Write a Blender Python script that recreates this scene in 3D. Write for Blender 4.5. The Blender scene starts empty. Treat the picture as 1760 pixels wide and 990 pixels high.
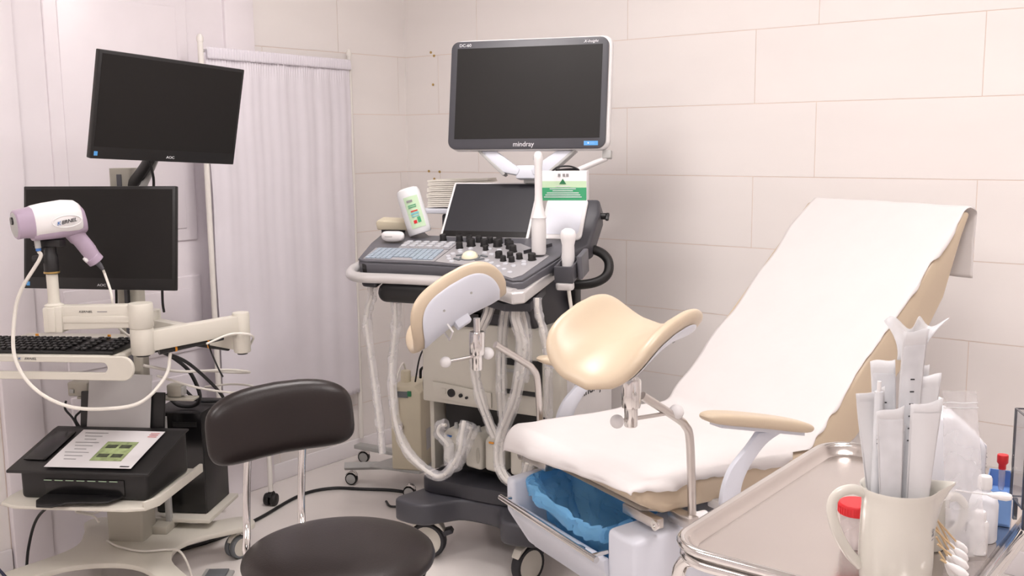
import bpy, bmesh, math, random
from math import sin, cos, pi, radians, sqrt, atan2
from mathutils import Vector, Matrix, noise

random.seed(7)
SC = bpy.context.scene
COL = SC.collection
T = Matrix.Translation

# ------------------------------------------------------------------ camera
YAW, PITCH, ROLL = radians(38.4), math.atan(255 / 1750), 0.011
CAM = Vector((3.56, -3.671, 1.5))
r0 = Vector((cos(YAW), sin(YAW), 0)); f0 = Vector((-sin(YAW), cos(YAW), 0)); z0 = Vector((0, 0, 1))
fw = f0 * cos(PITCH) - z0 * sin(PITCH); u0 = f0 * sin(PITCH) + z0 * cos(PITCH)
rt = (r0 - u0 * ROLL).normalized(); up = (u0 + r0 * ROLL).normalized()
cd = bpy.data.cameras.new('camera'); cd.sensor_width = 36; cd.lens = 36 * 1750 / 1760
cd.clip_start = .05; cd.clip_end = 50
cam = bpy.data.objects.new('camera', cd); COL.objects.link(cam)
m = Matrix.Identity(4)
for i in range(3):
    m[i][0], m[i][1], m[i][2], m[i][3] = rt[i], up[i], -fw[i], CAM[i]
cam.matrix_world = m
SC.camera = cam

# ------------------------------------------------------------------ world, exposure
w = bpy.data.worlds.new('world'); SC.world = w; w.use_nodes = True
w.node_tree.nodes['Background'].inputs[0].default_value = (1, .97, .95, 1)
w.node_tree.nodes['Background'].inputs[1].default_value = .15
vs = SC.view_settings
vs.view_transform = 'Standard'; vs.look = 'None'; vs.gamma = 1; vs.use_curve_mapping = False
vs.exposure = 0.0
LAMP = 24.0          # brightness of the ceiling panels

# ------------------------------------------------------------------ materials
def lin(c):
    return tuple(((v / 255) / 12.92 if v / 255 <= .04045 else ((v / 255 + .055) / 1.055) ** 2.4) for v in c)

MATS = {}
def mat(name, rgb, rough=.5, metal=0., var=.04, scale=12., bump=0., bscale=60., spec=.5, coat=0., trans=0., alpha=1., emit=0., sheen=0., stretch=None, subs=0.):
    M = bpy.data.materials.new(name); M.use_nodes = True
    nt = M.node_tree; b = nt.nodes['Principled BSDF']
    tc = nt.nodes.new('ShaderNodeTexCoord')
    mp = nt.nodes.new('ShaderNodeMapping'); nt.links.new(tc.outputs['Object'], mp.inputs[0])
    if stretch: mp.inputs['Scale'].default_value = stretch
    nz = nt.nodes.new('ShaderNodeTexNoise'); nz.inputs['Scale'].default_value = scale; nz.inputs['Detail'].default_value = 4
    nt.links.new(mp.outputs[0], nz.inputs[0])
    rp = nt.nodes.new('ShaderNodeValToRGB'); L = lin(rgb)
    rp.color_ramp.elements[0].position = .3; rp.color_ramp.elements[1].position = .7
    rp.color_ramp.elements[0].color = tuple(v * (1 - var) for v in L) + (1,)
    rp.color_ramp.elements[1].color = tuple(min(1, v * (1 + var)) for v in L) + (1,)
    nt.links.new(nz.outputs[0], rp.inputs[0]); nt.links.new(rp.outputs[0], b.inputs['Base Color'])
    b.inputs['Roughness'].default_value = rough; b.inputs['Metallic'].default_value = metal
    b.inputs['Specular IOR Level'].default_value = spec; b.inputs['Coat Weight'].default_value = coat
    b.inputs['Transmission Weight'].default_value = trans; b.inputs['Alpha'].default_value = alpha
    b.inputs['Sheen Weight'].default_value = sheen
    if subs: b.inputs['Subsurface Weight'].default_value = subs; b.inputs['Subsurface Radius'].default_value = (.02, .02, .02)
    if emit:
        b.inputs['Emission Color'].default_value = L + (1,); b.inputs['Emission Strength'].default_value = emit
    if bump:
        n2 = nt.nodes.new('ShaderNodeTexNoise'); n2.inputs['Scale'].default_value = bscale; n2.inputs['Detail'].default_value = 3
        nt.links.new(mp.outputs[0], n2.inputs[0])
        bp = nt.nodes.new('ShaderNodeBump'); bp.inputs['Strength'].default_value = bump; bp.inputs['Distance'].default_value = .01
        nt.links.new(n2.outputs[0], bp.inputs['Height']); nt.links.new(bp.outputs[0], b.inputs['Normal'])
    MATS[name] = M
    return M

def clear(name, rgb, opac, rough=.15, bump=.3, bscale=40):
    """thin clear plastic: mostly see-through with a milky glossy film"""
    M = mat(name, rgb, rough, var=.02, bump=bump, bscale=bscale)
    nt = M.node_tree; b = nt.nodes['Principled BSDF']; out = nt.nodes['Material Output']
    tr = nt.nodes.new('ShaderNodeBsdfTransparent'); mx = nt.nodes.new('ShaderNodeMixShader')
    lw = nt.nodes.new('ShaderNodeTexNoise'); lw.inputs['Scale'].default_value = 16
    mr = nt.nodes.new('ShaderNodeMapRange'); mr.inputs[1].default_value = .3; mr.inputs[2].default_value = .7
    mr.inputs[3].default_value = opac * .75; mr.inputs[4].default_value = min(1, opac * 1.25)
    nt.links.new([n for n in nt.nodes if n.type == 'MAPPING'][0].outputs[0], lw.inputs[0])
    nt.links.new(lw.outputs[0], mr.inputs[0]); nt.links.new(mr.outputs[0], mx.inputs[0])
    nt.links.new(tr.outputs[0], mx.inputs[1]); nt.links.new(b.outputs[0], mx.inputs[2])
    nt.links.new(mx.outputs[0], out.inputs[0])
    return M

def thin(name, rgb, f=.4, **k):
    """paper or cloth that lets some light through"""
    M = mat(name, rgb, **k)
    nt = M.node_tree; b = nt.nodes['Principled BSDF']; out = nt.nodes['Material Output']
    tl = nt.nodes.new('ShaderNodeBsdfTranslucent'); tl.inputs[0].default_value = lin(rgb) + (1,)
    mx = nt.nodes.new('ShaderNodeMixShader'); mx.inputs[0].default_value = f
    nt.links.new(b.outputs[0], mx.inputs[1]); nt.links.new(tl.outputs[0], mx.inputs[2]); nt.links.new(mx.outputs[0], out.inputs[0])
    return M

mat('tile', (240, 235, 232), .38, var=.02, scale=1.5, bump=.02, bscale=9, stretch=(1, 1, 3))
mat('grout', (232, 217, 206), .8)
mat('paint', (238, 232, 232), .6, var=.01)
mat('ceiling', (240, 238, 236), .8, var=.01)
mat('door', (236, 230, 234), .35, var=.01)
mat('floor', (236, 230, 226), .16, var=.025, scale=2.5, bump=.01, bscale=5, coat=.2)
mat('skirt', (240, 236, 238), .4, var=.01)
mat('ivory', (208, 204, 193), .42, var=.015)
mat('frame_white', (234, 230, 224), .42, var=.015)
mat('white', (230, 228, 228), .38, var=.012)
mat('bluewhite', (218, 221, 231), .4, var=.012)
mat('grey', (176, 176, 174), .45, var=.02)
mat('greige', (178, 174, 162), .45, var=.02)
mat('slate', (92, 92, 98), .42, var=.03)
mat('slate_mid', (68, 68, 74), .42, var=.03)
mat('slate_dark', (52, 52, 58), .45, var=.03)
mat('panel_grey', (160, 158, 161), .42, var=.02)
mat('key_blue', (158, 172, 186), .4, var=.02)
mat('key_light', (196, 198, 204), .35, var=.02)
mat('black', (22, 21, 22), .45, var=.05)
mat('black_gloss', (18, 17, 18), .22, var=.05)
mat('matte_screen', (22, 20, 19), .48, var=.03, spec=.3)
mat('slate_screen', (40, 40, 45), .4, var=.03, spec=.35)
mat('rubber', (42, 42, 46), .7, var=.05)
mat('tyre_grey', (104, 108, 112), .6, var=.04)
mat('cable_black', (24, 24, 26), .5)
mat('cable_navy', (30, 34, 60), .5)
mat('cable_white', (222, 218, 210), .45)
mat('chrome', (222, 220, 218), .12, metal=1., var=.02)
mat('steel', (205, 200, 196), .3, metal=1., var=.04, bump=.015, bscale=300)
mat('tray_steel', (208, 202, 198), .2, metal=1., var=.03, scale=4, bump=.02, bscale=200)
mat('silver', (214, 212, 212), .32, metal=.55, var=.02)
mat('leather', (32, 25, 24), .36, spec=.4, var=.1, scale=6, bump=.05, bscale=220)
mat('cream', (204, 187, 163), .36, var=.015, bump=.012, bscale=260)
mat('lilac', (172, 155, 174), .4, var=.02)
thin('paper', (240, 236, 235), .22, rough=.75, var=.01, bump=.10, bscale=26)
mat('sheet', (232, 230, 232), .7, var=.01)
mat('grey_sheet', (196, 194, 194), .7, var=.02)
thin('cloth', (248, 244, 250), .22, rough=.85, var=.015, sheen=.2)
thin('towel', (242, 238, 228), .15, rough=.9, var=.02, bump=.05, bscale=80)
thin('blue_film', (150, 214, 252), .55, rough=.28, var=.05, scale=9, bump=.12, bscale=30)
clear('sleeve', (244, 243, 246), .26, .16, .35, 35)
clear('clear_bag', (246, 245, 248), .30, .2, .15, 25)
clear('acrylic', (150, 152, 160), .16, .05, 0)
clear('clear_cup', (232, 222, 222), .35, .08, 0)
mat('smoke_edge', (60, 62, 72), .15)
mat('milky', (236, 238, 244), .35, var=.015, subs=.2)
mat('bottle_milky', (228, 230, 232), .3, var=.02, subs=.2)
mat('beige', (206, 197, 174), .45, var=.02)
mat('jug', (220, 217, 208), .22, var=.015, coat=.3)
mat('red', (214, 40, 48), .4, var=.03)
mat('blue_plastic', (122, 160, 216), .35, var=.02)
mat('ink', (52, 52, 56), .5)
mat('ink_grey', (150, 148, 150), .6)
mat('ink_white', (222, 222, 226), .5)
mat('ink_blue', (62, 112, 180), .5)
mat('sticker_blue', (84, 158, 222), .4, var=.08)
mat('label_green', (196, 222, 188), .6)
mat('green', (62, 160, 112), .5, var=.03)
mat('green_dark', (40, 120, 76), .5)
mat('photo_green', (156, 172, 122), .6, var=.3, scale=50)
mat('photo_dark', (70, 76, 58), .6, var=.5, scale=60)
mat('orange', (226, 150, 40), .5)
mat('wood', (214, 186, 146), .6, var=.08, stretch=(1, 1, .2), scale=60)
mat('cotton', (246, 244, 244), .9, var=.01)
mat('pouch', (220, 220, 222), .55, var=.015, bump=.04, bscale=30)
clear('pouch_film', (242, 244, 248), .62, .22, .12, 30)
mat('brass', (190, 160, 100), .35, metal=.8)
mat('trackball', (240, 234, 206), .25)
mat('yellow', (230, 214, 70), .5)
mat('diffuser', (255, 248, 246), .5, emit=LAMP, var=0)
mat('teal', (120, 190, 200), .5)

# ------------------------------------------------------------------ mesh helpers
def cat(pts, n=6, closed=False):
    P = [Vector(p) for p in pts]; out = []
    N = len(P)
    for i in range(N if closed else N - 1):
        a = P[(i - 1) % N] if closed or i > 0 else P[0] * 2 - P[1]
        b = P[i]; c = P[(i + 1) % N]
        d = P[(i + 2) % N] if closed or i + 2 < N else P[-1] * 2 - P[-2]
        for k in range(n):
            t = k / n
            out.append(.5 * ((2 * b) + (c - a) * t + (2 * a - 5 * b + 4 * c - d) * t * t + (3 * b - a - 3 * c + d) * t ** 3))
    if not closed: out.append(P[-1])
    return out

class MB:
    def __init__(s): s.bm = bmesh.new()
    def _add(s, vs, fs):
        V = [s.bm.verts.new(v) for v in vs]
        for f in fs:
            try: s.bm.faces.new([V[i] for i in f])
            except ValueError: pass
        return s
    def box(s, c, d, M=None):
        x, y, z = d[0] / 2, d[1] / 2, d[2] / 2
        vs = [Vector((i * x, j * y, k * z)) for i in (-1, 1) for j in (-1, 1) for k in (-1, 1)]
        if M is not None: vs = [M @ v for v in vs]
        vs = [v + Vector(c) for v in vs]
        return s._add(vs, [(0, 1, 3, 2), (4, 6, 7, 5), (0, 4, 5, 1), (2, 3, 7, 6), (0, 2, 6, 4), (1, 5, 7, 3)])
    def tube(s, pts, r, n=10, closed=False, caps=True, flat=1.):
        P = [Vector(p) for p in pts]; N = len(P); vs = []; fs = []
        tan = []
        for i in range(N):
            a = P[(i - 1) % N] if closed or i else P[0]; b = P[(i + 1) % N] if closed or i < N - 1 else P[-1]
            t = (b - a); tan.append(t.normalized() if t.length > 1e-9 else Vector((0, 0, 1)))
        q = Vector((0, 0, 1)) if abs(tan[0].z) < .9 else Vector((0, 1, 0))
        nx = tan[0].cross(q).normalized()
        for i in range(N):
            nx = (nx - tan[i] * nx.dot(tan[i])).normalized(); ny = tan[i].cross(nx)
            R = r[i] if isinstance(r, (list, tuple)) else r
            for k in range(n):
                a = 2 * pi * k / n
                vs.append(P[i] + nx * R * cos(a) + ny * R * flat * sin(a))
        for i in range(N if closed else N - 1):
            j = (i + 1) % N
            for k in range(n):
                l = (k + 1) % n
                fs.append((i * n + k, i * n + l, j * n + l, j * n + k))
        if caps and not closed:
            fs.append(tuple(range(n))[::-1]); fs.append(tuple((N - 1) * n + k for k in range(n)))
        return s._add(vs, fs)
    def cyl(s, p, q, r, r2=None, n=20):
        return s.tube([p, q], [r, r if r2 is None else r2], n)
    def lathe(s, prof, n=32, M=None):
        vs = []; fs = []
        for (r, z) in prof:
            for k in range(n):
                a = 2 * pi * k / n; vs.append(Vector((r * cos(a), r * sin(a), z)))
        if M is not None: vs = [M @ v for v in vs]
        for i in range(len(prof) - 1):
            for k in range(n):
                l = (k + 1) % n; fs.append((i * n + k, i * n + l, (i + 1) * n + l, (i + 1) * n + k))
        if prof[0][0] > 1e-6: fs.append(tuple(range(n))[::-1])
        if prof[-1][0] > 1e-6: fs.append(tuple((len(prof) - 1) * n + k for k in range(n)))
        s._add(vs, fs); bmesh.ops.remove_doubles(s.bm, verts=s.bm.verts, dist=1e-6); return s
    def prism(s, pts, a, b, axis='z'):
        """outline extruded from a to b; axis z: pts are (x,y); x: (y,z); y: (x,z)"""
        def v(p, h):
            return Vector((p[0], p[1], h)) if axis == 'z' else Vector((h, p[0], p[1])) if axis == 'x' else Vector((p[0], h, p[1]))
        n = len(pts); vs = [v(p, a) for p in pts] + [v(p, b) for p in pts]
        fs = [tuple(range(n))[::-1], tuple(range(n, 2 * n))] + [(i, (i + 1) % n, n + (i + 1) % n, n + i) for i in range(n)]
        return s._add(vs, fs)
    def grid(s, f, nu, nv):
        vs = [Vector(f(i / nu, j / nv)) for i in range(nu + 1) for j in range(nv + 1)]
        return s._add(vs, [(i * (nv + 1) + j, (i + 1) * (nv + 1) + j, (i + 1) * (nv + 1) + j + 1, i * (nv + 1) + j + 1) for i in range(nu) for j in range(nv)])
    def cushion(s, hw, hh, t1, t2, surf, e=.55, p=3., nr=10, na=56):
        """closed padded shape: outline superellipse hw x hh, thickness t1 above and t2 below the bent surface surf(u,v)->(pos,normal)"""
        vs = []; fs = []
        sg = lambda v: (abs(v) ** e) * (1 if v >= 0 else -1)
        for side, tt in ((1, t1), (-1, t2)):
            for i in range(nr + (1 if side == 1 else 0)):
                rho = sin(i / nr * pi / 2)
                for k in range(na):
                    a = 2 * pi * k / na
                    P, N = surf(hw * rho * sg(cos(a)), hh * rho * sg(sin(a)))
                    vs.append(Vector(P) + Vector(N) * side * tt * max(0, 1 - rho ** p) ** (1 / 2.2))
        A = (nr + 1) * na
        for i in range(nr):
            for k in range(na):
                l = (k + 1) % na
                fs.append((i * na + k, (i + 1) * na + k, (i + 1) * na + l, i * na + l))
                o = (nr * na) if i == nr - 1 else A + (i + 1) * na
                fs.append((A + i * na + k, A + i * na + l, o + l, o + k))
        s._add(vs, fs); bmesh.ops.remove_doubles(s.bm, verts=s.bm.verts, dist=1e-6); return s
    def build(s, name, material, parent=None, M=None, bevel=0., seg=2, smooth=True, ang=40, solid=0., label=None, kind=None):
        bm = s.bm
        bmesh.ops.recalc_face_normals(bm, faces=bm.faces)
        if bevel:
            es = [e for e in bm.edges if len(e.link_faces) == 2 and e.calc_face_angle(0) > radians(30)]
            bmesh.ops.bevel(bm, geom=es, offset=bevel, segments=seg, profile=.5, affect='EDGES', clamp_overlap=True)
        if solid:
            bmesh.ops.solidify(bm, geom=bm.faces[:], thickness=solid)
        me = bpy.data.meshes.new(name); bm.to_mesh(me); bm.free()
        if smooth:
            me.shade_smooth(); me.set_sharp_from_angle(angle=radians(ang))
        me.materials.append(MATS[material])
        return link(name, me, parent, M, label, kind)

def link(name, data, parent=None, M=None, label=None, kind=None):
    o = bpy.data.objects.new(name, data); COL.objects.link(o)
    if parent is not None: o.parent = parent
    if M is not None: o.matrix_local = M
    if label: o['label'] = label
    if kind: o['kind'] = kind
    return o

def thing(name, label, cat_, M=None, group=None):
    o = bpy.data.objects.new(name, None); COL.objects.link(o); o.empty_display_size = .05
    if M is not None: o.matrix_local = M
    o['label'] = label; o['category'] = cat_
    if group: o['group'] = group
    return o
def tag(o, label, cat_, group=None):
    o['label'] = label; o['category'] = cat_
    if group: o['group'] = group
    return o
def frame(x, y, z, yaw, pitch=0, roll=0):
    return T((x, y, z)) @ Matrix.Rotation(radians(yaw), 4, 'Z') @ Matrix.Rotation(radians(pitch), 4, 'X') @ Matrix.Rotation(radians(roll), 4, 'Y')
def text(s, size, material, parent, M, depth=.0006, name='lettering', shear=0., align='CENTER', sx=1.):
    c = bpy.data.curves.new(name, 'FONT'); c.body = s; c.size = size; c.extrude = depth; c.shear = shear
    c.align_x = align; c.align_y = 'CENTER'
    t = bpy.data.objects.new(name, c); COL.objects.link(t)
    me = bpy.data.meshes.new_from_object(t); bpy.data.objects.remove(t)
    if sx != 1.: me.transform(Matrix.Diagonal((sx, 1, 1, 1)))
    me.materials.clear(); me.materials.append(MATS[material])
    return link(name, me, parent, M)
def dup(o, parent=None, M=None, label=None):
    c = o.copy(); COL.objects.link(c); c.parent = parent
    if M is not None: c.matrix_local = M
    if label: c['label'] = label
    for ch in list(o.children): dup(ch, c)
    return c
def rrect(w, h, r, n=6, cx=0, cy=0):
    out = []
    for (sx, sy, a0) in ((1, 1, 0), (-1, 1, 90), (-1, -1, 180), (1, -1, 270)):
        for k in range(n + 1):
            a = radians(a0 + 90 * k / n)
            out.append((cx + sx * (w / 2 - r) + r * cos(a), cy + sy * (h / 2 - r) + r * sin(a)))
    return out
def castor(parent, M, r, wd, tyre, disc, hood, twin=False, stem=.03):
    """swivel castor, contact point at the origin, rolling along local x"""
    offs = (-wd * .75, wd * .75) if twin else (0,)
    h = MB(); h.cyl((0, 0, r), (0, 0, 2 * r + stem), r * .2, n=12)
    h.prism([(-.92 * r, r * 1.55), (-.7 * r, r * 1.95), (-.1 * r, 2.25 * r), (.5 * r, 2.22 * r), (.85 * r, r * 1.85), (.95 * r, 1.55 * r), (.72 * r, 1.76 * r), (.3 * r, 2.02 * r), (-.3 * r, 2.02 * r), (-.72 * r, 1.74 * r)], -wd * .5, wd * .5, 'y')
    c = h.build('castor', hood, parent, M, bevel=r * .05)
    for o in offs:
        wv = MB(); R = Matrix.Rotation(radians(90), 4, 'X')
        wv.lathe([(r * .78, -wd / 2), (r * .92, -wd / 2), (r, -wd * .3), (r, wd * .3), (r * .92, wd / 2), (r * .78, wd / 2), (r * .78, -wd / 2)], 28, T((0, o, r)) @ R)
        wv.build('wheel', tyre, c)
        d = MB(); d.lathe([(0, -wd * .62), (r * .3, -wd * .6), (r * .79, -wd * .46), (r * .79, wd * .46), (r * .3, wd * .6), (0, wd * .62)], 24, T((0, o, r)) @ R)
        d.build('hub', disc, c)
    return c

# ================================================================== the room
RX, RY, RH = 5.2, -5.4, 2.75
def struct(name, mb, material, parent=None, **k):
    o = mb.build(name, material, parent, **k)
    if parent is None: o['kind'] = 'structure'
    return o
fl = struct('floor', MB().box((RX / 2, RY / 2, -.05), (RX + .3, -RY + .3, .1)), 'floor', smooth=False)
ce = struct('ceiling', MB().box((RX / 2, RY / 2, RH + .05), (RX + .3, -RY + .3, .1)), 'ceiling', smooth=False)
wl = struct('wall_left', MB().box((-.064, RY / 2 + .06, RH / 2), (.12, -RY + .12, RH)), 'grout', smooth=False)
wb = struct('wall_back', MB().box((RX / 2, .064, RH / 2), (RX, .12, RH)), 'grout', smooth=False)
wr = struct('wall_right', MB().box((RX + .06, RY / 2, RH / 2), (.12, -RY, RH)), 'paint', smooth=False)
wf = struct('wall_front', MB().box((RX / 2, RY - .06, RH / 2), (RX, .12, RH)), 'paint', smooth=False)
TW, TH_, G = .8135, .2765, .0030
tile_meshes = {}
def tile(parent, a0, a1, zb, zt, axis):
    key = (round(a1 - a0, 3), round(zt - zb, 3), axis)
    if key not in tile_meshes:
        mb = MB(); d = (a1 - a0 - G, .0016, zt - zb - G)
        if axis == 'x': mb.box((0, 0, 0), d)
        else: mb.box((0, 0, 0), (d[1], d[0], d[2]))
        bm = mb.bm; bmesh.ops.recalc_face_normals(bm, faces=bm.faces)
        me = bpy.data.meshes.new('tile'); bm.to_mesh(me); bm.free(); me.materials.append(MATS['tile'])
        tile_meshes[key] = me
    c = (a0 + a1) / 2; z = (zb + zt) / 2
    link('tile', tile_meshes[key], parent, T((c, .0032, z)) if axis == 'x' else T((-.0032, c, z)))
def tile_wall(parent, lo, hi, j_even, j_odd, axis):
    zz = .796 - 3 * TH_; k = 0
    while zz < RH - .01:
        zb, zt = max(0, zz), min(RH, zz + TH_)
        j = j_odd if k % 2 else j_even
        a = j - math.ceil((j - lo) / TW) * TW
        while a < hi - .01:
            a0, a1 = max(lo, a), min(hi, a + TW)
            if a1 - a0 > .02 and zt - zb > .02: tile(parent, a0, a1, zb, zt, axis)
            a += TW
        zz += TH_; k += 1
tile_wall(wb, -.0055, RX, 1.84, 1.271, 'x')
tile_wall(wl, -.92, .0055, -.05, -.432, 'y')
tile_wall(wl, RY, -2.07, -2.3, -2.75, 'y')
# door and its casing in the left wall
dr = struct('door_1', MB().box((.004, -1.497, 1.09), (.016, .864, 2.18)), 'door', smooth=False)
for (za, zb) in ((1.114, 2.075), (.665, .973), (.16, .575)):
    pn = MB(); pn.box((.014, -1.53, (za + zb) / 2), (.012, .58, zb - za)); pn.build('panel', 'door', dr, bevel=.008, seg=3)
    pm = MB(); pm.box((.020, -1.53, (za + zb) / 2), (.010, .48, zb - za - .1)); pm.build('panel', 'door', dr, bevel=.008, seg=2)
struct('trim_1', MB().box((.012, -.993, 1.13), (.032, .145, 2.26)), 'door', bevel=.006)
struct('trim_2', MB().box((.012, -2.0, 1.13), (.032, .14, 2.26)), 'door', bevel=.006)
struct('trim_3', MB().box((.012, -1.497, 2.225), (.032, .86, .09)), 'door', bevel=.006)
struct('baseboard_left', MB().box((.007, -.46, .039), (.014, .918, .078)), 'skirt', bevel=.004)
struct('baseboard_front_left', MB().box((.007, (RY - 2.075) / 2, .039), (.014, -RY - 2.075, .078)), 'skirt', bevel=.004)
struct('baseboard_back', MB().box((RX / 2 + .01, -.007, .045), (RX - .02, .014, .09)), 'skirt', bevel=.004)
# screw plugs left in the tiles beside the monitor
for x, z in ((.17, 1.917), (.19, 1.90), (.18, 1.765), (.14, 1.352), (.21, 1.35), (.175, 1.315)):
    q = MB().cyl((x, -.001, z), (x, .004, z), .006, n=10).build('screw_hole', 'brass', wb)

# ceiling light panels
for i, (x, y) in enumerate(((1.5, -1.5), (3.3, -1.5), (1.5, -3.6), (3.3, -3.6))):
    r = thing('ceiling_light', ['square white light panel in the ceiling nearest the corner of tiled walls', 'square white light panel in the ceiling above the exam chair',
              'square white light panel in the ceiling in front of the door wall', 'square white light panel in the ceiling over the open floor'][i], 'ceiling light', T((x, y, RH)))
    MB().prism(rrect(.62, .62, .01), -.03, -.001).build('lamp_frame', 'white', r, smooth=False)
    MB().box((0, 0, -.0325), (.58, .58, .004)).build('diffuser', 'diffuser', r, smooth=False)

# ================================================================== privacy screen
A = Vector((.150, -1.275, 0)); B = Vector((.040, -.408, 0)); D = B - A; Wd = D.length
S = thing('privacy_screen', 'ivory framed privacy screen with gathered lilac white curtain against door and wall', 'screen', T(A) @ Matrix.Rotation(atan2(D.y, D.x), 4, 'Z'))
for x in (0, Wd):
    MB().cyl((x, 0, .09 if x else .03), (x, 0, 1.885), .011, n=14).build('post', 'frame_white', S)
    MB().lathe([(0, 1.915), (.008, 1.912), (.013, 1.90), (.013, 1.885), (0, 1.885)], 16, T((x, 0, 0))).build('finial', 'frame_white', S)
MB().cyl((0, 0, 1.852), (Wd, 0, 1.852), .006, n=12).build('rail', 'frame_white', S)
MB().cyl((0, 0, .335), (Wd, 0, .335), .006, n=12).build('rail', 'frame_white', S)
cu = MB()
def cf(u, v):
    z = 1.858 - (1.858 - .32) * v
    top = max(0, 1 - v / .035); body = min(1, v / .05)
    x = .012 + (Wd - .024) * u
    a = .003 * sin(u * 2 * pi * 58) * max(0, 1 - v / .06) + body * (.0035 * sin(u * 2 * pi * 6 + 1.1 * sin(u * 8)) * (1 - .5 * v) + .0012 * sin(u * 2 * pi * 17 + 2 * sin(u * 5)) * max(0, 1 - 1.3 * v))
    b = .004 * sin(v * 20 + u * 5) * (1 - v)
    return (x + b * body, -.012 + a + .004 * top, z + .0025 * sin(u * 2 * pi * 29) * (v > .97))
cu.grid(cf, 360, 60); cu.build('curtain', 'cloth', S, solid=.0008, ang=180)
hd = MB().grid(lambda u, v: (.012 + (Wd - .024) * u, -.018 - .0045 * sin(u * 2 * pi * 58 + v) - .002 * sin(v * pi), 1.866 - .045 * v), 360, 6)
hd.build('curtain_heading', 'cloth', S, solid=.0008, ang=180)
ft = MB(); ft.tube(cat([(.19, -.0, .335), (.18, -.03, .30), (.165, -.085, .26), (.16, -.10, .2), (.16, -.10, .06)], 5), .010, 12); ft.build('foot', 'frame_white', S)
castor(S, T((.16, -.10, 0)) @ Matrix.Rotation(radians(20), 4, 'Z'), .026, .02, 'black', 'black', 'black', twin=True, stem=.0)

# ================================================================== swivel chair with brown vinyl
CH = thing('swivel_chair', 'brown vinyl swivel chair with chrome back rods in front of the cart', 'chair', frame(1.848, -2.166, 0, -22))
# local +x is the way the chair faces
flat = lambda z: (lambda u, v: ((u, v, z), (0, 0, 1)))
MB().cushion(.222, .222, .034, .03, flat(.548), e=1., p=5, na=72).build('seat', 'leather', CH)
MB().lathe([(.06, .50), (.20, .505), (.205, .52), (.0, .522)], 40).build('seat_plate', 'black', CH)
def bsurf(u, v):
    k = 1.55; a = u * k
    p = (-.02 + (1 - cos(a)) / k, sin(a) / k, .0)
    n = Vector((cos(a), -sin(a), 0)).normalized()
    return ((p[0] - v * .12, p[1], v + .02 * (1 - (u / .2) ** 2)), n)
bk = MB().cushion(.188, .088, .034, .03, bsurf, e=.52, p=4)
BKM = T((-.257, -.045, .803)) @ Matrix.Rotation(radians(2), 4, 'X')
bk.build('backrest', 'leather', CH, BKM)
for y in (-.155, -.015):
    MB().tube(cat([(-.288, y + .04, .80), (-.292, y + .03, .72), (-.285, y + .02, .60), (-.262, y + .012, .545), (-.20, y, .505), (-.06, y * .6, .498)], 6), .0095, 12, flat=1.).build('back_rod', 'chrome', CH)
MB().cyl((0, 0, .16), (0, 0, .505), .025, n=20).build('column', 'chrome', CH)
for k in range(5):
    a = 2 * pi * k / 5 + .3; c, s_ = cos(a), sin(a)
    MB().tube([(0, 0, .15), (.15 * c, .15 * s_, .125), (.28 * c, .28 * s_, .085)], [.022, .018, .013], 10).build('leg', 'chrome', CH)
    castor(CH, T((.28 * c, .28 * s_, 0)) @ Matrix.Rotation(a, 4, 'Z'), .025, .018, 'black', 'black', 'black', twin=True, stem=.03)

# ================================================================== instrument trolley
TX, TY, TZ = 3.01, -1.975, .85
TT = T((TX, TY, 0))
tr = thing('instrument_trolley', 'stainless steel instrument trolley with raised rim tray beside the exam chair', 'trolley', TT)
def ring(w, h, r, z): return [(x, y, z) for x, y in rrect(w, h, r, 8)]
TWd, TDp = .435, .69
tb = MB(); tb.prism(rrect(TWd - .05, TDp - .05, .05, 8), TZ - .003, TZ)
tray = tb.build('tray', 'tray_steel', tr)
lp = MB()
rings = [ring(TWd - .052, TDp - .052, .05, TZ - .0005), ring(TWd - .036, TDp - .036, .056, TZ + .002), ring(TWd - .022, TDp - .022, .062, TZ + .014), ring(TWd - .016, TDp - .016, .064, TZ + .018), ring(TWd, TDp, .07, TZ + .018)]
n = len(rings[0])
vsx = [Vector(p) for R_ in rings for p in R_]
lp._add(vsx, [(i * n + k, i * n + (k + 1) % n, (i + 1) * n + (k + 1) % n, (i + 1) * n + k) for i in range(len(rings) - 1) for k in range(n)])
lp.build('tray_lip', 'tray_steel', tray, solid=.0008, ang=60)
MB().tube(ring(TWd, TDp, .07, TZ + .013), .0075, 10, closed=True).build('rim', 'chrome', tr)
MB().tube(ring(TWd - .012, TDp - .012, .066, TZ - .008), .009, 10, closed=True).build('frame_rail', 'chrome', tr)
for sx in (-1, 1):
    for sy in (-1, 1):
        x, y = sx * (TWd / 2 - .012), sy * (TDp / 2 - .03)
        MB().tube(cat([(sx * (TWd / 2 - .05), y - sy * .0, TZ - .012), (x - sx * .008, y, TZ - .020), (x + sx * .004, y, TZ - .05), (x, y, TZ - .12), (x, y, .12)], 6), .011, 12).build('leg', 'chrome', tr)
        castor(tr, T((x, y, 0)) @ Matrix.Rotation(.7, 4, 'Z'), .045, .022, 'tyre_grey', 'grey', 'chrome', stem=.03)
MB().prism(rrect(TWd - .04, TDp - .04, .04, 6), .28, .284).build('shelf', 'tray_steel', tr, smooth=False)
MB().tube(ring(TWd - .03, TDp - .03, .05, .29), .007, 10, closed=True).build('shelf_rim', 'chrome', tr)

VR = 38.4          # items are turned about this much
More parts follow.
